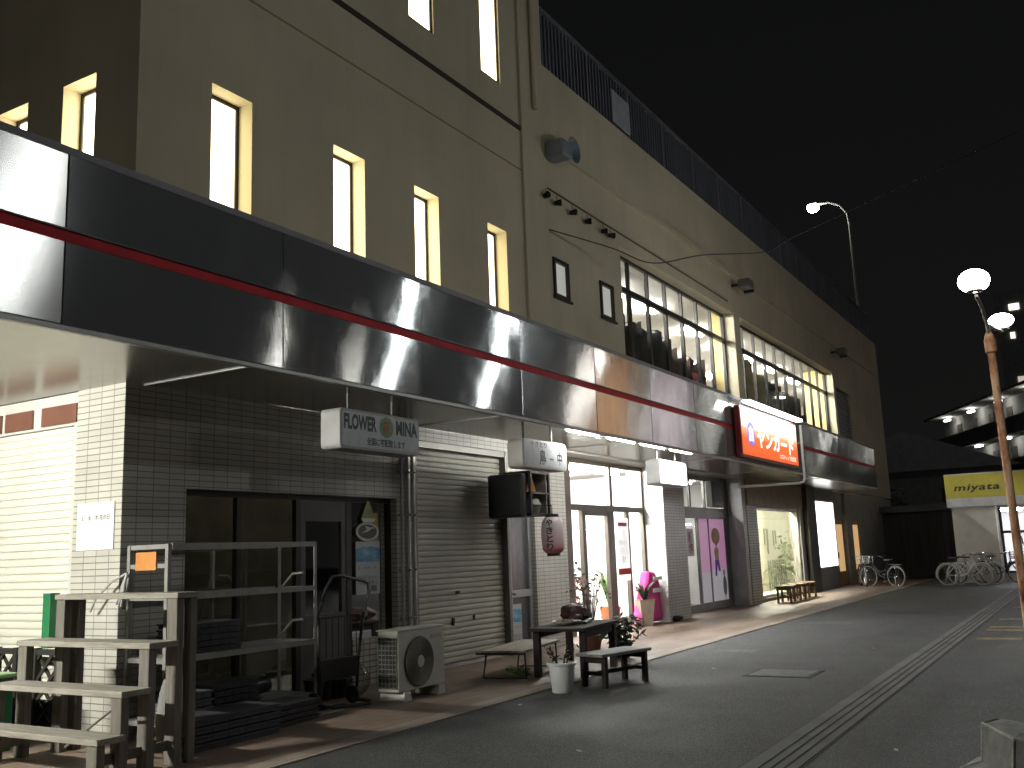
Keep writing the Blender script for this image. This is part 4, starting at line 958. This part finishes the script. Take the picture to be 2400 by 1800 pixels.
def stems(t, n, h, spread, leafm, nl, ls, thick=.006, lz=.35):
    sm = MB(); lm_ = MB()
    for k in range(n):
        a = random.random() * 6.28; r = random.random() ** .6 * spread; zt = h * random.uniform(.6, 1)
        p = [(r * .2 * math.cos(a), r * .2 * math.sin(a), 0), (r * .5 * math.cos(a), r * .5 * math.sin(a), zt * .5), (r * math.cos(a + .2), r * math.sin(a + .2), zt)]
        sm.tube(p, thick, 5, r1=thick * .4)
        for q in range(nl):
            u = random.uniform(lz, 1.0); base = Vector(p[1]).lerp(Vector(p[2]), max(0, (u - .5) * 2)) if u > .5 else Vector(p[0]).lerp(Vector(p[1]), u * 2)
            d = Vector((random.gauss(0, 1), random.gauss(0, 1), random.gauss(.3, .5))).normalized(); w = d.cross(Vector((0, 0, 1)) + Vector((random.random(), 0, 0))).normalized(); L = ls * random.uniform(.6, 1.3)
            lm_.quad(base, base + d * L * .5 + w * L * .2, base + d * L, base + d * L * .5 - w * L * .2)
    sm.build("stems", TWIG, t); lm_.build("foliage", leafm, t)
t = thing("potted_twigs", "tall bare twigs in a pot seen against the bright entrance glass", "potted plant", (12.95, 6.50, .013))
MB().lathe([(.11, 0), (.15, .24), (.165, .26), (.165, .29), (.14, .29)], n=18).build("pot", M("terracotta", (.16, .07, .04), .8), t, smooth=True)
tw = MB()
for k in range(17):
    a = random.random() * 6.28; r = random.uniform(.05, .30); h = random.uniform(.75, 1.36); tw.tube([(0, 0, .27), (r * .5 * math.cos(a), r * .5 * math.sin(a), h * .6), (r * math.cos(a + .5), r * math.sin(a + .5), h)], .010, 5, r1=.004)
tw.build("twigs", TWIG, t); MB().leaves((0, 0, .92), .32, 110, .06, 1.0).build("foliage", LEAF_D, t)
t = thing("bucket_planter", "white bucket with a small plant on the asphalt edge beside the low bench", "bucket", (9.60, 5.20, 0.0))
MB().lathe([(.105, 0), (.115, .01), (.145, .285), (.165, .29), (.168, .315), (.15, .318), (.142, .29), (.13, .26)], n=14).build("bucket", M("bucket_white", (.60, .61, .62), .4, var=.08), t, smooth=True)
MB().lathe([(.005, .262), (.135, .264)], n=14, cap=False).build("soil", SOIL, t)
stems(t, 9, .26, .20, LEAF_D, 9, .06); [setattr(c, "location", (0, 0, .26)) for c in kids(t) if c.name.startswith(("stems", "foliage"))]
t = thing("leafy_pot", "bushy green plant with pale flowers on the ground behind the table", "potted plant", (12.75, 5.95, .013))
MB().lathe([(.12, 0), (.17, .2), (.18, .22), (.16, .22)], n=16).build("pot", BLACK, t, smooth=True)
MB().leaves((0, 0, .38), .30, 240, .13, .75).build("foliage", LEAF_D, t); MB().leaves((.06, -.12, .48), .20, 70, .10, .6).build("flowers", M("pale_flower", (.45, .46, .30), .7), t)
t = thing("dropped_greenery", "few green leaves lying on the paving under the pale bench", "leaves", (10.75, 6.45, .014))
MB().leaves((0, 0, .05), .16, 36, .12, .3).build("foliage", LEAF_L, t)
t = thing("planter_pot", "tall pale planter pot with spiky plant at the bright entrance", "planter", (18.05, 7.85, .012))
MB().lathe([(.20, 0), (.23, .30), (.29, .80), (.30, .82), (.27, .82), (.25, .7)], n=4).build("pot", M("pot_beige", (.52, .42, .33), .6), t)
[setattr(c, "location", (0, 0, -.32)) for c in ()]
lf = MB()
for k in range(22):
    a = random.random() * 6.28; L = random.uniform(.5, .95); d = Vector((math.cos(a), math.sin(a), 0)); p = Vector((0, 0, .72)); w = Vector((-math.sin(a), math.cos(a), 0)) * .03
    q1 = p + d * L * .25 + Vector((0, 0, L * .55)); q2 = p + d * L * .55 + Vector((0, 0, L * .75)); lf.quad(p - w, p + w, q1 + w, q1 - w).quad(q1 - w, q1 + w, q2)
lf.build("foliage", LEAF_D, t)
t.scale = (.75, .75, .62)
t = thing("display_banner", "magenta cloth covered display leaning beside the bright entrance", "display", (19.0, 7.98, .012))
m = MB(); rows = [(-.62, -.25, .10, .0), (-.05, -.42, 1.15, .0)]
m.extrude([(-1.30, -.16, .02), (-.10, -.16, .06), (-.06, -.10, .85), (-.22, -.08, 1.02), (-.52, -.08, 1.04), (-.60, -.10, .90), (-.85, -.13, .55)], (0, .22, 0)).build("cloth", MAGENTA, t, bevel=.05)
MB().box(-.56, -.12, -.185, -.17, .86, .93).box(-.60, -.16, -.185, -.17, .62, .70).build("white_strips", WHITE, t)
MB().lathe([(.02, 0), (.16, .0), (.2, .05), (.15, .1), (.02, .11)], (.25, -.22, 0), 14).lathe([(.02, 0), (.14, .0), (.17, .05), (.12, .09), (.02, .1)], (.55, -.16, 0), 14).build("weight_bags", BLACK, t, smooth=True)
t = thing("door_notice", "white notice sheet with pink and red bars on the entrance glass", "notice", (17.78, 8.12, .9))
MB().box(-.28, .28, 0, .008, .0, 1.22).build("sheet", EM("notice_backlit", (1, 1, .98), .9), t)
MB().box(-.2, .2, -.006, -.001, 1.06, 1.14).build("pink_bar", M("pink_bar", (.8, .18, .35), .6), t); MB().box(-.28, .30, -.006, -.001, .12, .24).build("red_bar", M("red_bar", (.75, .06, .03), .6), t)
text("1 月\n休み 8 日\n日 月 火\n連休", TEXT_GR, t, (0, -.004, .66), *FX, .40, .66)
t = thing("potted_palm", "green potted palm just inside the bright entrance glass", "potted plant", (18.35, 8.75, .014))
MB().lathe([(.16, 0), (.22, .35), (.2, .35)], n=16).build("pot", M("pot_orange", (.50, .16, .06), .6), t, smooth=True)
lf = MB()
for k in range(26):
    a = random.random() * 6.28; L = random.uniform(.6, 1.2); d = Vector((math.cos(a), math.sin(a), 0)); p = Vector((0, 0, .33)); w = Vector((-math.sin(a), math.cos(a), 0)) * .04; q1 = p + d * L * .2 + Vector((0, 0, L * .6)); q2 = p + d * L * .5 + Vector((0, 0, L * .7)); lf.quad(p - w, p + w, q1 + w, q1 - w).quad(q1 - w, q1 + w, q2)
lf.build("foliage", LEAF_L, t)
t = thing("shop_plants", "leafy plants standing inside the bright shop behind the left door", "potted plant", (16.9, 8.9, .014))
MB().lathe([(.15, 0), (.2, .3), (.18, .3)], n=16).build("pot", M("pot_brown", (.3, .12, .06), .6), t, smooth=True)
MB().leaves((0, 0, .8), .42, 120, .14, 1.2).build("foliage", LEAF_D, t); MB().leaves((.1, -.1, .75), .35, 30, .12).build("blossom", M("red_blossom", (.5, .08, .05), .6), t)
# figures on the pink panels: plain stand-ins
t = thing("wall_decal", "small purple trousered figure decal on the pink panel", "decal", (23.2, 8.10, .9))
MB().extrude([(-.13, 0, .28), (.13, 0, .28), (.22, 0, .0), (.10, 0, .0), (.0, 0, .2), (-.08, 0, -.12), (-.18, 0, -.10)], (0, .005, 0)).build("trousers", M("decal_purple", (.07, .03, .35), .6), t)
MB().extrude([(-.12, 0, .281), (.12, 0, .281), (.16, 0, .52), (0, 0, .60), (-.16, 0, .52)], (0, .005, 0)).build("top", M("decal_yellow", (.50, .38, .14), .6), t); MB().lathe([(.09, 0), (.09, .005)], (0, 0, .70), 18, 'y').build("head", M("decal_skin", (.5, .3, .24), .6), t)
t = thing("wall_decal", "grey stalked bird decal low on the lilac panel", "decal", (23.66, 8.10, .22))
MB().extrude(oval(.13, .24, 0), (0, .005, 0)).build("body", GREY, t, loc=(0, 0, .32)); MB().lathe([(.08, 0), (.08, .005)], (-.02, 0, .64), 16, 'y').build("head", LGREY, t); MB().box(-.012, .012, 0, .004, -.02, .1).build("stalk", GREY, t)
t = thing("wall_decal", "yellow patch decal at the top of the pink panel", "decal", (23.2, 8.10, 1.75))
MB().extrude(oval(.30, .2, 0), (0, .005, 0)).build("patch", M("decal_ochre", (.48, .30, .16), .6, var=.4, scale=8), t)
t = thing("window_notice", "red and white paper notice on the glass left of the pink panel", "notice", (21.35, 8.06, 1.3))
MB().box(-.22, .22, 0, .006, 0, .62).build("sheet", WHITE, t); text("新\n作", TEXT_R, t, (0, -.004, .31), *FX, .24, .5, bold=.03)
t = thing("air_conditioner", "dark boxy cooling unit set above the pink shop front", "air conditioner", (23.15, 7.95, 2.45))
MB().box(-.42, .42, 0, .15, 0, .62).build("casing", M("unit_dark", (.04, .04, .035), .6), t, bevel=.01); fl = MB()
for k in range(14): fl.box(-.38, .38, -.012, -.0005, .04 + k * .04, .06 + k * .04)
fl.build("louvres", BLACK, t)
t0 = bench("wooden_stool", "nearest of the three brown stools before the yellow lit window", (25.45, 7.1, .013), math.radians(8), .95, .42, .43, WOODRED, WOODRED, group="brown stools in a row")
for i, lab in ((1, "middle of the three brown stools before the yellow lit window"), (2, "farthest of the three brown stools before the yellow lit window")):
    dup(t0, (25.45 + i * 1.08, 7.1 + i * .02, .013), math.radians(8 - i * 3), lab)
# grey block at the lower right
t = thing("stone_block", "pale grey weathered block with flared foot at the lower right corner", "block", (6.85, .55, 0))
GS = M("weathered_stone", (.20, .20, .195), .75, var=.4, scale=7, bump=.7, bscale=45)
bm2 = MB(); top = [(6.88, .765, .352), (7.10, .70, .345), (6.95, .22, .30), (6.62, .18, .285), (6.60, .575, .322)]
mid = [(6.87, .79, .13), (7.14, .74, .13), (7.0, .17, .12), (6.58, .13, .12), (6.56, .60, .12)]
low = [(6.84, .915, .085), (7.22, .86, .08), (7.06, .05, .06), (6.50, .0, .05), (6.46, .70, .06)]
bot = [(6.82, .94, 0), (7.24, .88, 0), (7.08, .03, 0), (6.48, -.02, 0), (6.44, .72, 0)]
L_ = lambda ring: [(x - 6.85, y - .55, z) for x, y, z in ring]
inn = [(6.87 * .62 + 6.83 * .38, .765 * .62 + .49 * .38, .362), (7.10 * .62 + 6.83 * .38, .70 * .62 + .49 * .38, .360), (6.95 * .62 + 6.83 * .38, .22 * .62 + .49 * .38, .33), (6.62 * .62 + 6.83 * .38, .18 * .62 + .49 * .38, .315), (6.60 * .62 + 6.83 * .38, .575 * .62 + .49 * .38, .345)]
for P0, P1 in ((bot, low), (low, mid), (mid, top), (top, inn)):
    P0, P1 = L_(P0), L_(P1)
    for i in range(5): bm2.quad(P0[i], P0[(i + 1) % 5], P1[(i + 1) % 5], P1[i])
bm2.quad(*L_(inn)); bm2.build("block", GS, t, bevel=.012)
tp = L_(top); MB().tube(tp, .011, 6, True).tube([tp[0], L_(mid)[0], L_(low)[0]], .009, 6).tube([tp[4], L_(mid)[4], L_(low)[4]], .009, 6).build("highlight_edges", M("highlight_pale", (.34, .34, .33), .7, var=.4, scale=14), t, smooth=True)  # pale tubes paint a highlight along the block's top and corner edges
# fluorescent tubes along the canopy edge before the bright entrance
for i, (x, lab) in enumerate(((12.05, "leftmost fluorescent tube under the canopy edge, behind the brush character sign"), (13.37, "second fluorescent tube under the canopy edge before the bright entrance"), (14.65, "third fluorescent tube under the canopy edge, left of the blank glowing sign"), (15.95, "fourth fluorescent tube under the canopy edge, above the blank glowing sign"))):
    if i == 0:
        tb = thing("canopy_tube_lamp", lab, "lamp", (x, 6.285, 3.202), 0, "tubes along the canopy edge")
        MB().box(0, 1.05, -.02, .03, .012, .029).build("fitting", WHITE, tb); MB().tube([(.02, 0, .0), (1.03, 0, .0)], .011, 8).build("tube", EM("edge_tube", (1, .99, .93), 230.0), tb)
    else: dup(tb, (x, 6.285, 3.202), 0, lab)

# scraps on the asphalt
lit = None
for x, y, a in ((8.65, 5.18, .3), (6.83, 3.58, 1.1), (7.66, 1.44, .2), (11.9, 4.3, .8), (14.6, 2.9, 2.0)):
    if lit is None:
        lit = tag(MB().extrude([(-.022, -.012, 0), (.02, -.016, .004), (.024, .010, .010), (-.012, .016, .006)], (0, 0, .004)).build("paper_scrap", OFFWHITE), "tiny pale paper scrap lying on the dark asphalt", "litter", "paper scraps on the asphalt")
        lit.location = (x, y, .002)
    else:
        c = lit.copy(); COL.objects.link(c); c.location = (x, y, .002); c.rotation_euler = (0, 0, a)
# ---------------------------------------------------------------- bicycles
def bike(label, loc, rz, paint, tyre, basket=True, group="bicycles parked at the far end"):
    """local x points forward; rear wheel at the origin"""
    t = thing("bicycle", label, "bicycle", loc, rz, group); r = .33; wb = 1.08
    for x, nm in ((0, "rear_wheel"), (wb, "front_wheel")):
        w = MB().tube([(x + r * math.cos(2 * PI * k / 28), 0, r + r * math.sin(2 * PI * k / 28)) for k in range(28)], .02, 7, True).build(nm, tyre, t, smooth=True)
        MB().tube([(x + .30 * math.cos(2 * PI * k / 28), 0, r + .30 * math.sin(2 * PI * k / 28)) for k in range(28)], .011, 6, True).build("rim", CHROME, w, smooth=True)
        s = MB()
        for k in range(18):
            a = 2 * PI * k / 18; s.tube([(x + .02 * math.cos(a + 1), .02 * (-1) ** k, r + .02 * math.sin(a + 1)), (x + .3 * math.cos(a), 0, r + .3 * math.sin(a))], .0022, 4)
        s.tube([(x, -.05, r), (x, .05, r)], .022, 8); s.build("spokes", CHROME, w)
        MB().tube([(x + .365 * math.cos(a), 0, r + .365 * math.sin(a)) for a in [math.radians(d) for d in (range(30, 200, 12) if x == 0 else range(20, 175, 12))]], .018, 5).build("mudguard", paint, t, smooth=True)
    f = MB()
    bb, seat, head, fork = (.44, 0, .28), (.30, 0, .72), (.86, 0, .78), (.90, 0, .62)
    f.tube([bb, seat], .018, 8).tube([bb, (.62, 0, .36), (.86, 0, .66)], .022, 8).tube([(.35, 0, .56), (.6, 0, .46), (.87, 0, .70)], .015, 8)
    for y in (-.05, .05): f.tube([bb, (0, y, r)], .010, 6).tube([(.32, 0, .66), (0, y, r)], .009, 6).tube([fork, (.95, y, .5), (wb, y, r)], .012, 6)
    f.tube([head, fork], .022, 8); f.build("frame", paint, t, smooth=True)
    MB().extrude([(.14, -.08, .84), (.42, -.02, .83), (.42, .02, .83), (.14, .08, .84), (.10, .05, .85), (.10, -.05, .85)], (0, 0, .05)).tube([seat, (.27, 0, .85)], .012, 6).build("saddle", BLACK, t, bevel=.012)
    MB().tube([(.72, -.27, .95), (.80, -.24, .99), (.85, -.08, 1.0), (.85, .08, 1.0), (.80, .24, .99), (.72, .27, .95)], .012, 7).tube([head, (.85, 0, 1.0)], .013, 7).build("handlebar", CHROME, t, smooth=True)
    for y in (-.27, .27): MB().tube([(.64, y * 1.02, .93), (.73, y, .955)], .017, 7).build("grip", BLACK, t)
    c = MB().tube([(.44 + .09 * math.cos(2 * PI * k / 20), -.055, .28 + .09 * math.sin(2 * PI * k / 20)) for k in range(20)], .006, 4, True).tube([(.44, -.06, .28), (.52, -.075, .16)], .009, 5).tube([(.44, .06, .28), (.36, .075, .40)], .009, 5).box(.47, .57, -.15, -.07, .145, .17).box(.31, .41, .07, .15, .39, .415)
    c.build("crank", STEEL, t)
    rk = MB()
    for y in (-.07, 0, .07): rk.tube([(-.22, y, .70), (.22, y, .72)], .006, 5)
    rk.tube([(-.2, -.07, .70), (-.2, .07, .70)], .006, 5).tube([(-.1, -.07, .70), (0, -.05, r)], .006, 5).tube([(-.1, .07, .70), (0, .05, r)], .006, 5); rk.build("rear_rack", STEEL, t)
    MB().tube([(0, -.07, r), (-.06, -.12, .0)], .010, 6).tube([(0, .07, r), (-.06, .12, .0)], .010, 6).build("kickstand", CHROME, t)
    MB().sphere((1.0, 0, .80), .045, 8).build("headlight", CHROME, t, smooth=True)
    if basket:
        b = MB(); ring = lambda s, z: [(1.02 + .16 * s * q[0], .18 * s * q[1], z) for q in ((-1, -1), (1, -1), (1, 1), (-1, 1))]
        for z, s in ((.76, .78), (.83, .84), (.90, .92), (.98, 1.0)): b.tube(ring(s, z), .006, 5, True)
        lo, hi = ring(.78, .76), ring(1, .98)
        for i in range(4):
            for k in range(6):
                u = k / 6; b.tube([tuple(Vector(lo[i]).lerp(Vector(lo[(i + 1) % 4]), u)), tuple(Vector(hi[i]).lerp(Vector(hi[(i + 1) % 4]), u))], .0035, 4)
        b.build("basket", WICKER if basket == 2 else BIKED if basket == 3 else STEEL, t)
    return t
H1_ = math.atan2(-.97, -.27)
bk = bike("silver bicycle with pale tyres nearest in the right hand cluster", (34.25, 4.32, 0), H1_, BIKEW, TYREW)
dup(bk, (34.75, 4.05, 0), H1_ + .06, "silver bicycle second in the right hand cluster, just behind the nearest")
bd = bike("dark bicycle third in the right hand cluster, under the white wall", (35.2, 4.15, 0), H1_ - .05, BIKED, TYRE, 3)
dup(bd, (35.55, 3.4, 0), H1_ + .1, "dark bicycle rearmost in the right hand cluster, nearest the shop glass")
bike("dark bicycle with bright rear rim standing alone past the pavement end", (33.64, 5.78, 0), math.radians(62), BIKED, TYREW, 0)
bike("bicycle with pale wire basket against the wall by the varnished doors", (34.9, 7.15, .012), math.radians(200), BIKED, TYRE, 2)

# ---------------------------------------------------------------- yellow signed shop across the end of the street
t = thing("corner_shop", "single storey shop with yellow sign band and lit glass front", "building", (36.0, 0, 0))
LX = 0.0
cw = MB().wall('y', -14, 4.19, 0, 2.5, [(-6.0, 2.78, .28, 2.42), (-13, -7, .28, 2.42)], LX, LX + .2).wall('x', LX + .2, 8, 0, 2.5, [], 4.189, 4.0)
cw.build("wall", M("shop_white_wall", (.50, .47, .42), .7, var=.1), t)
MB().box(LX - .12, 8, -14, 4.30, 2.501, 3.62).build("roof_band", M("band_grey", (.40, .40, .40), .6), t)
sb = MB().box(LX - .16, LX - .121, -14, 4.30, 2.80, 3.58).build("sign_band", YELLOW, t)
text("miyata", TEXT_K, sb, (LX - .17, 3.33, 3.11), *SX, 1.40, .28, bold=.02, shear=.2, spacing=1.1)
text("National", TEXT_K, sb, (LX - .17, .86, 3.13), *SX, 1.95, .30, bold=.03)
MB().box(LX - .16, LX - .121, -14, 4.30, 2.502, 2.795).build("lower_band", M("band_lower", (.45, .44, .44), .6), t)
fr = MB()
for y in (2.70, 1.55, .3, -1, -2.3, -3.6, -4.9, -5.99): fr.box(LX + .02, LX + .1, y, y + .08, .28, 2.42)
fr.box(LX + .02, LX + .1, -6, 2.78, 1.58, 1.66).box(LX + .02, LX + .1, -6, 2.78, .281, .36); sw = fr.build("shop_window", BLACKMET, t)
MB().quad((LX + .06, -6, .28), (LX + .06, 2.78, .28), (LX + .06, 2.78, 2.42), (LX + .06, -6, 2.42)).build("panes", GLASS, sw)
MB().tube([(LX - .06, 2.82, .02), (LX - .06, 2.82, 2.5)], .04, 8).build("drainpipe", WHITE, t)
rm = MB().box(4.5, 4.55, -14, 4, 0, 2.49).box(LX + .21, 4.5, 3.9, 3.98, 0, 2.49).box(LX + .21, 4.5, -14, 3.9, 2.44, 2.49).build("interior", WHITE, t)
lt = MB()
for k in range(7): lt.box(LX + .8, LX + .95, 2.2 - k * 2.2, 3.4 - k * 2.2, 2.36, 2.42).box(LX + 2.4, LX + 2.55, 2.2 - k * 2.2, 3.4 - k * 2.2, 2.36, 2.42)
lt.build("ceiling_lights", EM("violet_white_tube", (.93, .90, 1.0), 90.0), rm)
st = MB()
for k in range(90):
    y = random.uniform(-5.8, 2.6); z = random.uniform(.3, 1.9); x = LX + random.uniform(.35, 1.4); st.bar((x, y, z), (x, y + random.uniform(-.3, .3), z + random.uniform(-.3, .3)), .05, .05)
for k in range(12):
    y = random.uniform(-5, 2.3); rr = .3; st.tube([(LX + .6, y + rr * math.cos(2 * PI * q / 18), .65 + rr * math.sin(2 * PI * q / 18)) for q in range(18)], .03, 5, True)
MB().box(LX + .12, LX + .14, -4.75, -3.75, .4, 2.35).build("orange_reflection_panel", EM("orange_reflection_glow", (1.0, .38, .06), 5.0), sw)  # unseen glowing sheet, added to mirror orange in the steel fascia
st.build("stock", M("stock_dark", (.10, .10, .13), .5, var=.9, scale=4), rm)

# dark shed and house between the two shops
t = thing("dark_shed", "unlit dark sheet metal shed in the gap past the bicycles", "shed", (43.0, 6.0, 0))
MB().box(0, 6, -4.2, 9.0, 0, 2.6).build("wall", M("shed_wall", (.055, .054, .048), .8, var=.35, scale=1.2, stretch=(1, 6, .4)), t)
MB().extrude([(-.5, -4.5, 2.6), (-.5, 9.2, 2.6), (-.5, 9.2, 2.75), (-.5, -4.5, 2.95)], (7, 0, 0)).build("roof", M("shed_roof", (.07, .07, .07), .6), t)
SPM = M("shed_post", (.08, .08, .075), .7)
for k in range(4): MB().box(-.02, -.001, -4.0 + k * 3.2, -3.8 + k * 3.2, .02, 2.55).build("post", SPM, t)
t = thing("dark_house", "unlit house with pitched roof behind the dark shed", "house", (56.0, 8.5, 0))
MB().box(0, 8, -5, 5, 0, 5.2).build("wall", M("house_wall", (.12, .12, .12), .8), t)
MB().extrude([(-.4, -5.6, 5.1), (-.4, 5.6, 5.1), (-.4, 0, 7.3)], (8.8, 0, 0)).build("roof", M("house_roof", (.16, .16, .165), .7), t)
MB().box(-.05, -.001, -3, -1.6, 2.9, 4.1).build("window", DARKFRAME, t)

# gallery apartment block with lamps under the balconies
d = Vector((2068, 1012, 0)).normalized(); nrm = Vector((-d.y, d.x, 0))
def aw(s, o, z): p = Vector((86, 8.6, 0)) + d * s + nrm * o; return (p.x, p.y, z)
t = thing("apartment_block", "long distant apartment block with lamps under its gallery balconies", "building", (86, 8.6, 0))
def apt(s0, s1, o0, o1, z0, z1, mb):
    pts = [aw(s0, o0, z0), aw(s1, o0, z0), aw(s1, o1, z0), aw(s0, o1, z0)]; O = Vector((86, 8.6, 0))
    mb.extrude([tuple(Vector(p) - O) for p in pts], (0, 0, z1 - z0)); return mb
APW = M("apartment_grey", (.30, .30, .29), .8, var=.2, scale=.4)
S0, S1_ = -46, 16
body = MB(); apt(S0, 8, -9.5, -1.6, 0, 11.8, body); apt(8.001, 18, -9.5, -1.6, 0, 9.9, body); body.build("wall", APW, t)
for z in (2.9, 5.9, 8.9):
    m = MB(); apt(S0, 17.9, -1.6, 0.0, z - .18, z, m); apt(S0, 17.9, -.12, 0.001, z + .001, z + 1.05, m); m.build("balcony", M("balcony_grey", (.20, .20, .20), .8, var=.3, scale=.5), t)
m = MB(); apt(S0, 8, -9.6, .2, 11.801, 12.0, m); m.build("roof", APW, t)
ALAMP = EM("gallery_lamp", (1, .97, .88), 20.0)
for z in (8.55, 11.45):
    for k in range(9):
        s = 4.5 - k * 5.4 - (0.8 if z < 9 else 0); m = MB(); apt(s, s + .8, -.9, -.6, z + .02, z + .14, m); m.build("gallery_lamp", ALAMP, t)
APD = M("apt_door", (.06, .055, .05), .6)
for z in (6.0, 9.0):
    for k in range(14): dm = MB(); apt(4 - k * 3.4, 5 - k * 3.4, -1.599, -1.55, z, z + 2.1, dm); dm.build("door", APD, t)
t = thing("tower_block", "far dark high rise with a few lit windows at the right edge", "building", (130, 3.0, 0))
MB().box(0, 14, -22, 4.6, 0, 31).build("wall", M("tower_dark", (.85, .85, .85), .9), t)
for y, z, w, s in ((3.1, 28.6, 1.1, 2.2), (3.3, 25.1, .5, 1.6), (3.1, 19.6, 1.4, .5), (1.2, 28.7, 1.2, .6)): MB().box(-.05, -.001, y - w, y, z, z + .75).build("window", EM("far_window", (1, .92, .72), s), t)
t = thing("garden_tree", "dark leafy tree silhouette beyond the end of the canopy", "tree", (50, 9.3, 0))
MB().tube([(0, 0, 0), (.1, .1, 1.6), (.2, 0, 3.0)], .14, 8, r1=.06).tube([(.1, .1, 1.6), (.7, .6, 2.9)], .07, 6, r1=.03).tube([(.12, .1, 1.9), (-.6, -.6, 3.0)], .06, 6, r1=.03).build("trunk", TWIG, t)
cr = MB()
for c, r in (((0, 0, 3.6), 1.1), ((.8, .8, 3.1), .8), ((-.7, -.8, 3.2), .85), ((.1, -1.2, 2.7), .6), ((.2, 1.3, 3.9), .7)): cr.leaves(c, r, 260, .26, .8)
cr.build("crown", LEAF_D, t)

# ---------------------------------------------------------------- street lamps
def twin_lamp(label, loc, globe, group=None, zt=4.28):
    t = thing("street_lamp", label, "street lamp", loc, 0, group)
    MB().tube([(0, 0, 0), (0, 0, 3.80)], .050, 14, r1=.043).build("pole", RUST, t, smooth=True)
    MB().lathe([(.085, 0), (.085, .015), (.075, .02), (.070, .3), (.05, .31)], n=14).build("base_sleeve", RUST, t, smooth=True)
    MB().lathe([(.045, 3.62), (.064, 3.64), (.066, 3.78), (.05, 3.84), (.03, 3.88)], n=14, cap=False).build("collar", RUST, t, smooth=True)
    for gx, gy_, gz, rz_ in ((-.93, .02, 4.30, .165), (1.02, -.09, 4.20, .15)):
        MB().tube([(0, 0, 3.82), (gx * .10, gy_ * .1, 3.98), (gx * .45, gy_ * .45, gz - .20), (gx * .93, gy_ * .93, gz - .15)], .020, 8).build("arm", POLEGREY, t, smooth=True)
        lamp = MB().lathe([(.05, -.13), (.09, -.12), (.09, -.105), (.05, -.10)], (gx, gy_, gz), 14).build("lamp_holder", POLEGREY, t, smooth=True)
        MB().sphere((gx, gy_, gz), rz_, 12, .80 if gx < 0 else .62).build("globe", globe, lamp, smooth=True)
    return t
twin_lamp("rusty pole street lamp with two glowing globes at the right edge", (12.5, .797, 0), GLOBE_NEAR).rotation_euler = (-.0085, 0, 0)
def tall_lamp(label, loc, globe, h=6.6, group="tall plaza lamps facing the building"):
    t = thing("plaza_lamp", label, "street lamp", loc, 0, group)
    MB().tube([(0, 0, 0), (0, 0, h - .25)], .08, 12, r1=.05).build("pole", POLEGREY, t, smooth=True)
    MB().lathe([(.14, 0), (.14, .35), (.085, .42)], n=12).build("base_sleeve", POLEGREY, t, smooth=True)
    MB().sphere((0, 0, h), .20, 12).build("globe", globe, t, smooth=True)
    MB().lathe([(.06, h - .30), (.12, h - .27), (.13, h - .20)], n=12).build("lamp_holder", POLEGREY, t, smooth=True)
    return t
a = tall_lamp("tall globe lamp on the open side opposite the roller shutter", (16.9, -.4, 0), GLOBE_TALL)
dup(a, (21.2, -.6, 0), 0, "tall globe lamp on the open side opposite the bright entrance")
tall_lamp("dimmer tall globe lamp on the open side opposite the stools", (27.0, -.9, 0), EM("globe_dim", (1, .95, .85), 42.0))
tall_lamp("tall globe lamp on the open side beside the camera's right", (8.0, -.7, 0), GLOBE_FIRST)
tall_lamp("unseen globe lamp added behind the camera to brighten the left walls", (-5.0, 2.2, 0), EM("globe_back_fill", (1, .98, .93), LAMP_BACK_FILL))  # unseen fill lamp, added to lift the left walls and foreground
# unseen glowing panels added for the orange and pink reflections in the fascia
def reflection_panel(label, x, y0, y1, z0, z1, col, s):
    t = thing("lit_reflection_panel", label, "sign", (x, (y0 + y1) / 2, 0)); h = (y1 - y0) / 2
    MB().box(-.15, .15, -h, h, z0, z1).build("panel", EM("reflection_glow", col, s), t, bevel=.03)
    for y in (-h + .15, h - .25): MB().box(-.06, .06, y, y + .12, 0, z0 - .001).build("post", POLEGREY, t)
reflection_panel("tall unseen orange glow panel on posts, added for its reflection in the steel", 31.0, -2.95, -1.3, 4.2, 8.0, (1.0, .42, .10), .75)
reflection_panel("unseen pale pink glow panel on posts, added for its reflection behind the orange one", 36.0 - 1.2, -2.1, -.6, 4.6, 8.2, (1.0, .84, .90), .95)
# roof floodlight mast
t = thing("roof_lamp", "tall bent arm lamp rising above the roof railing at the far end", "street lamp", (43.5, 7.9, 10.3))
MB().tube([(0, 0, 0), (0, 0, 5.2), (0, .06, 5.75), (0, .35, 6.20), (0, .80, 6.42), (0, 1.35, 6.45)], .07, 10, r1=.05).build("pole", POLEGREY, t, smooth=True)
lamp = MB().box(-.25, .25, 1.30, 1.75, 6.42, 6.56).build("lamp_head", POLEGREY, t, bevel=.03)
MB().sphere((0, 1.52, 6.33), .27, 12, .85).build("globe", GLOBE_ROOF, lamp, smooth=True)
# tube lamp under the canopy's left end
t = thing("canopy_tube_lamp", "fluorescent tube fitting under the canopy left of the wooden stand", "lamp", (1.2, 8.3, 3.10))
MB().box(-.05, .05, -.62, .62, .05, .125).build("fitting", WHITE, t); MB().tube([(0, -.6, 0), (0, .6, 0)], .03, 10).build("tube", TUBE_L, t)
for y in (-.6, .6): MB().box(-.03, .03, y - .02, y + .02, -.02, .05).build("end_holder", WHITE, t)
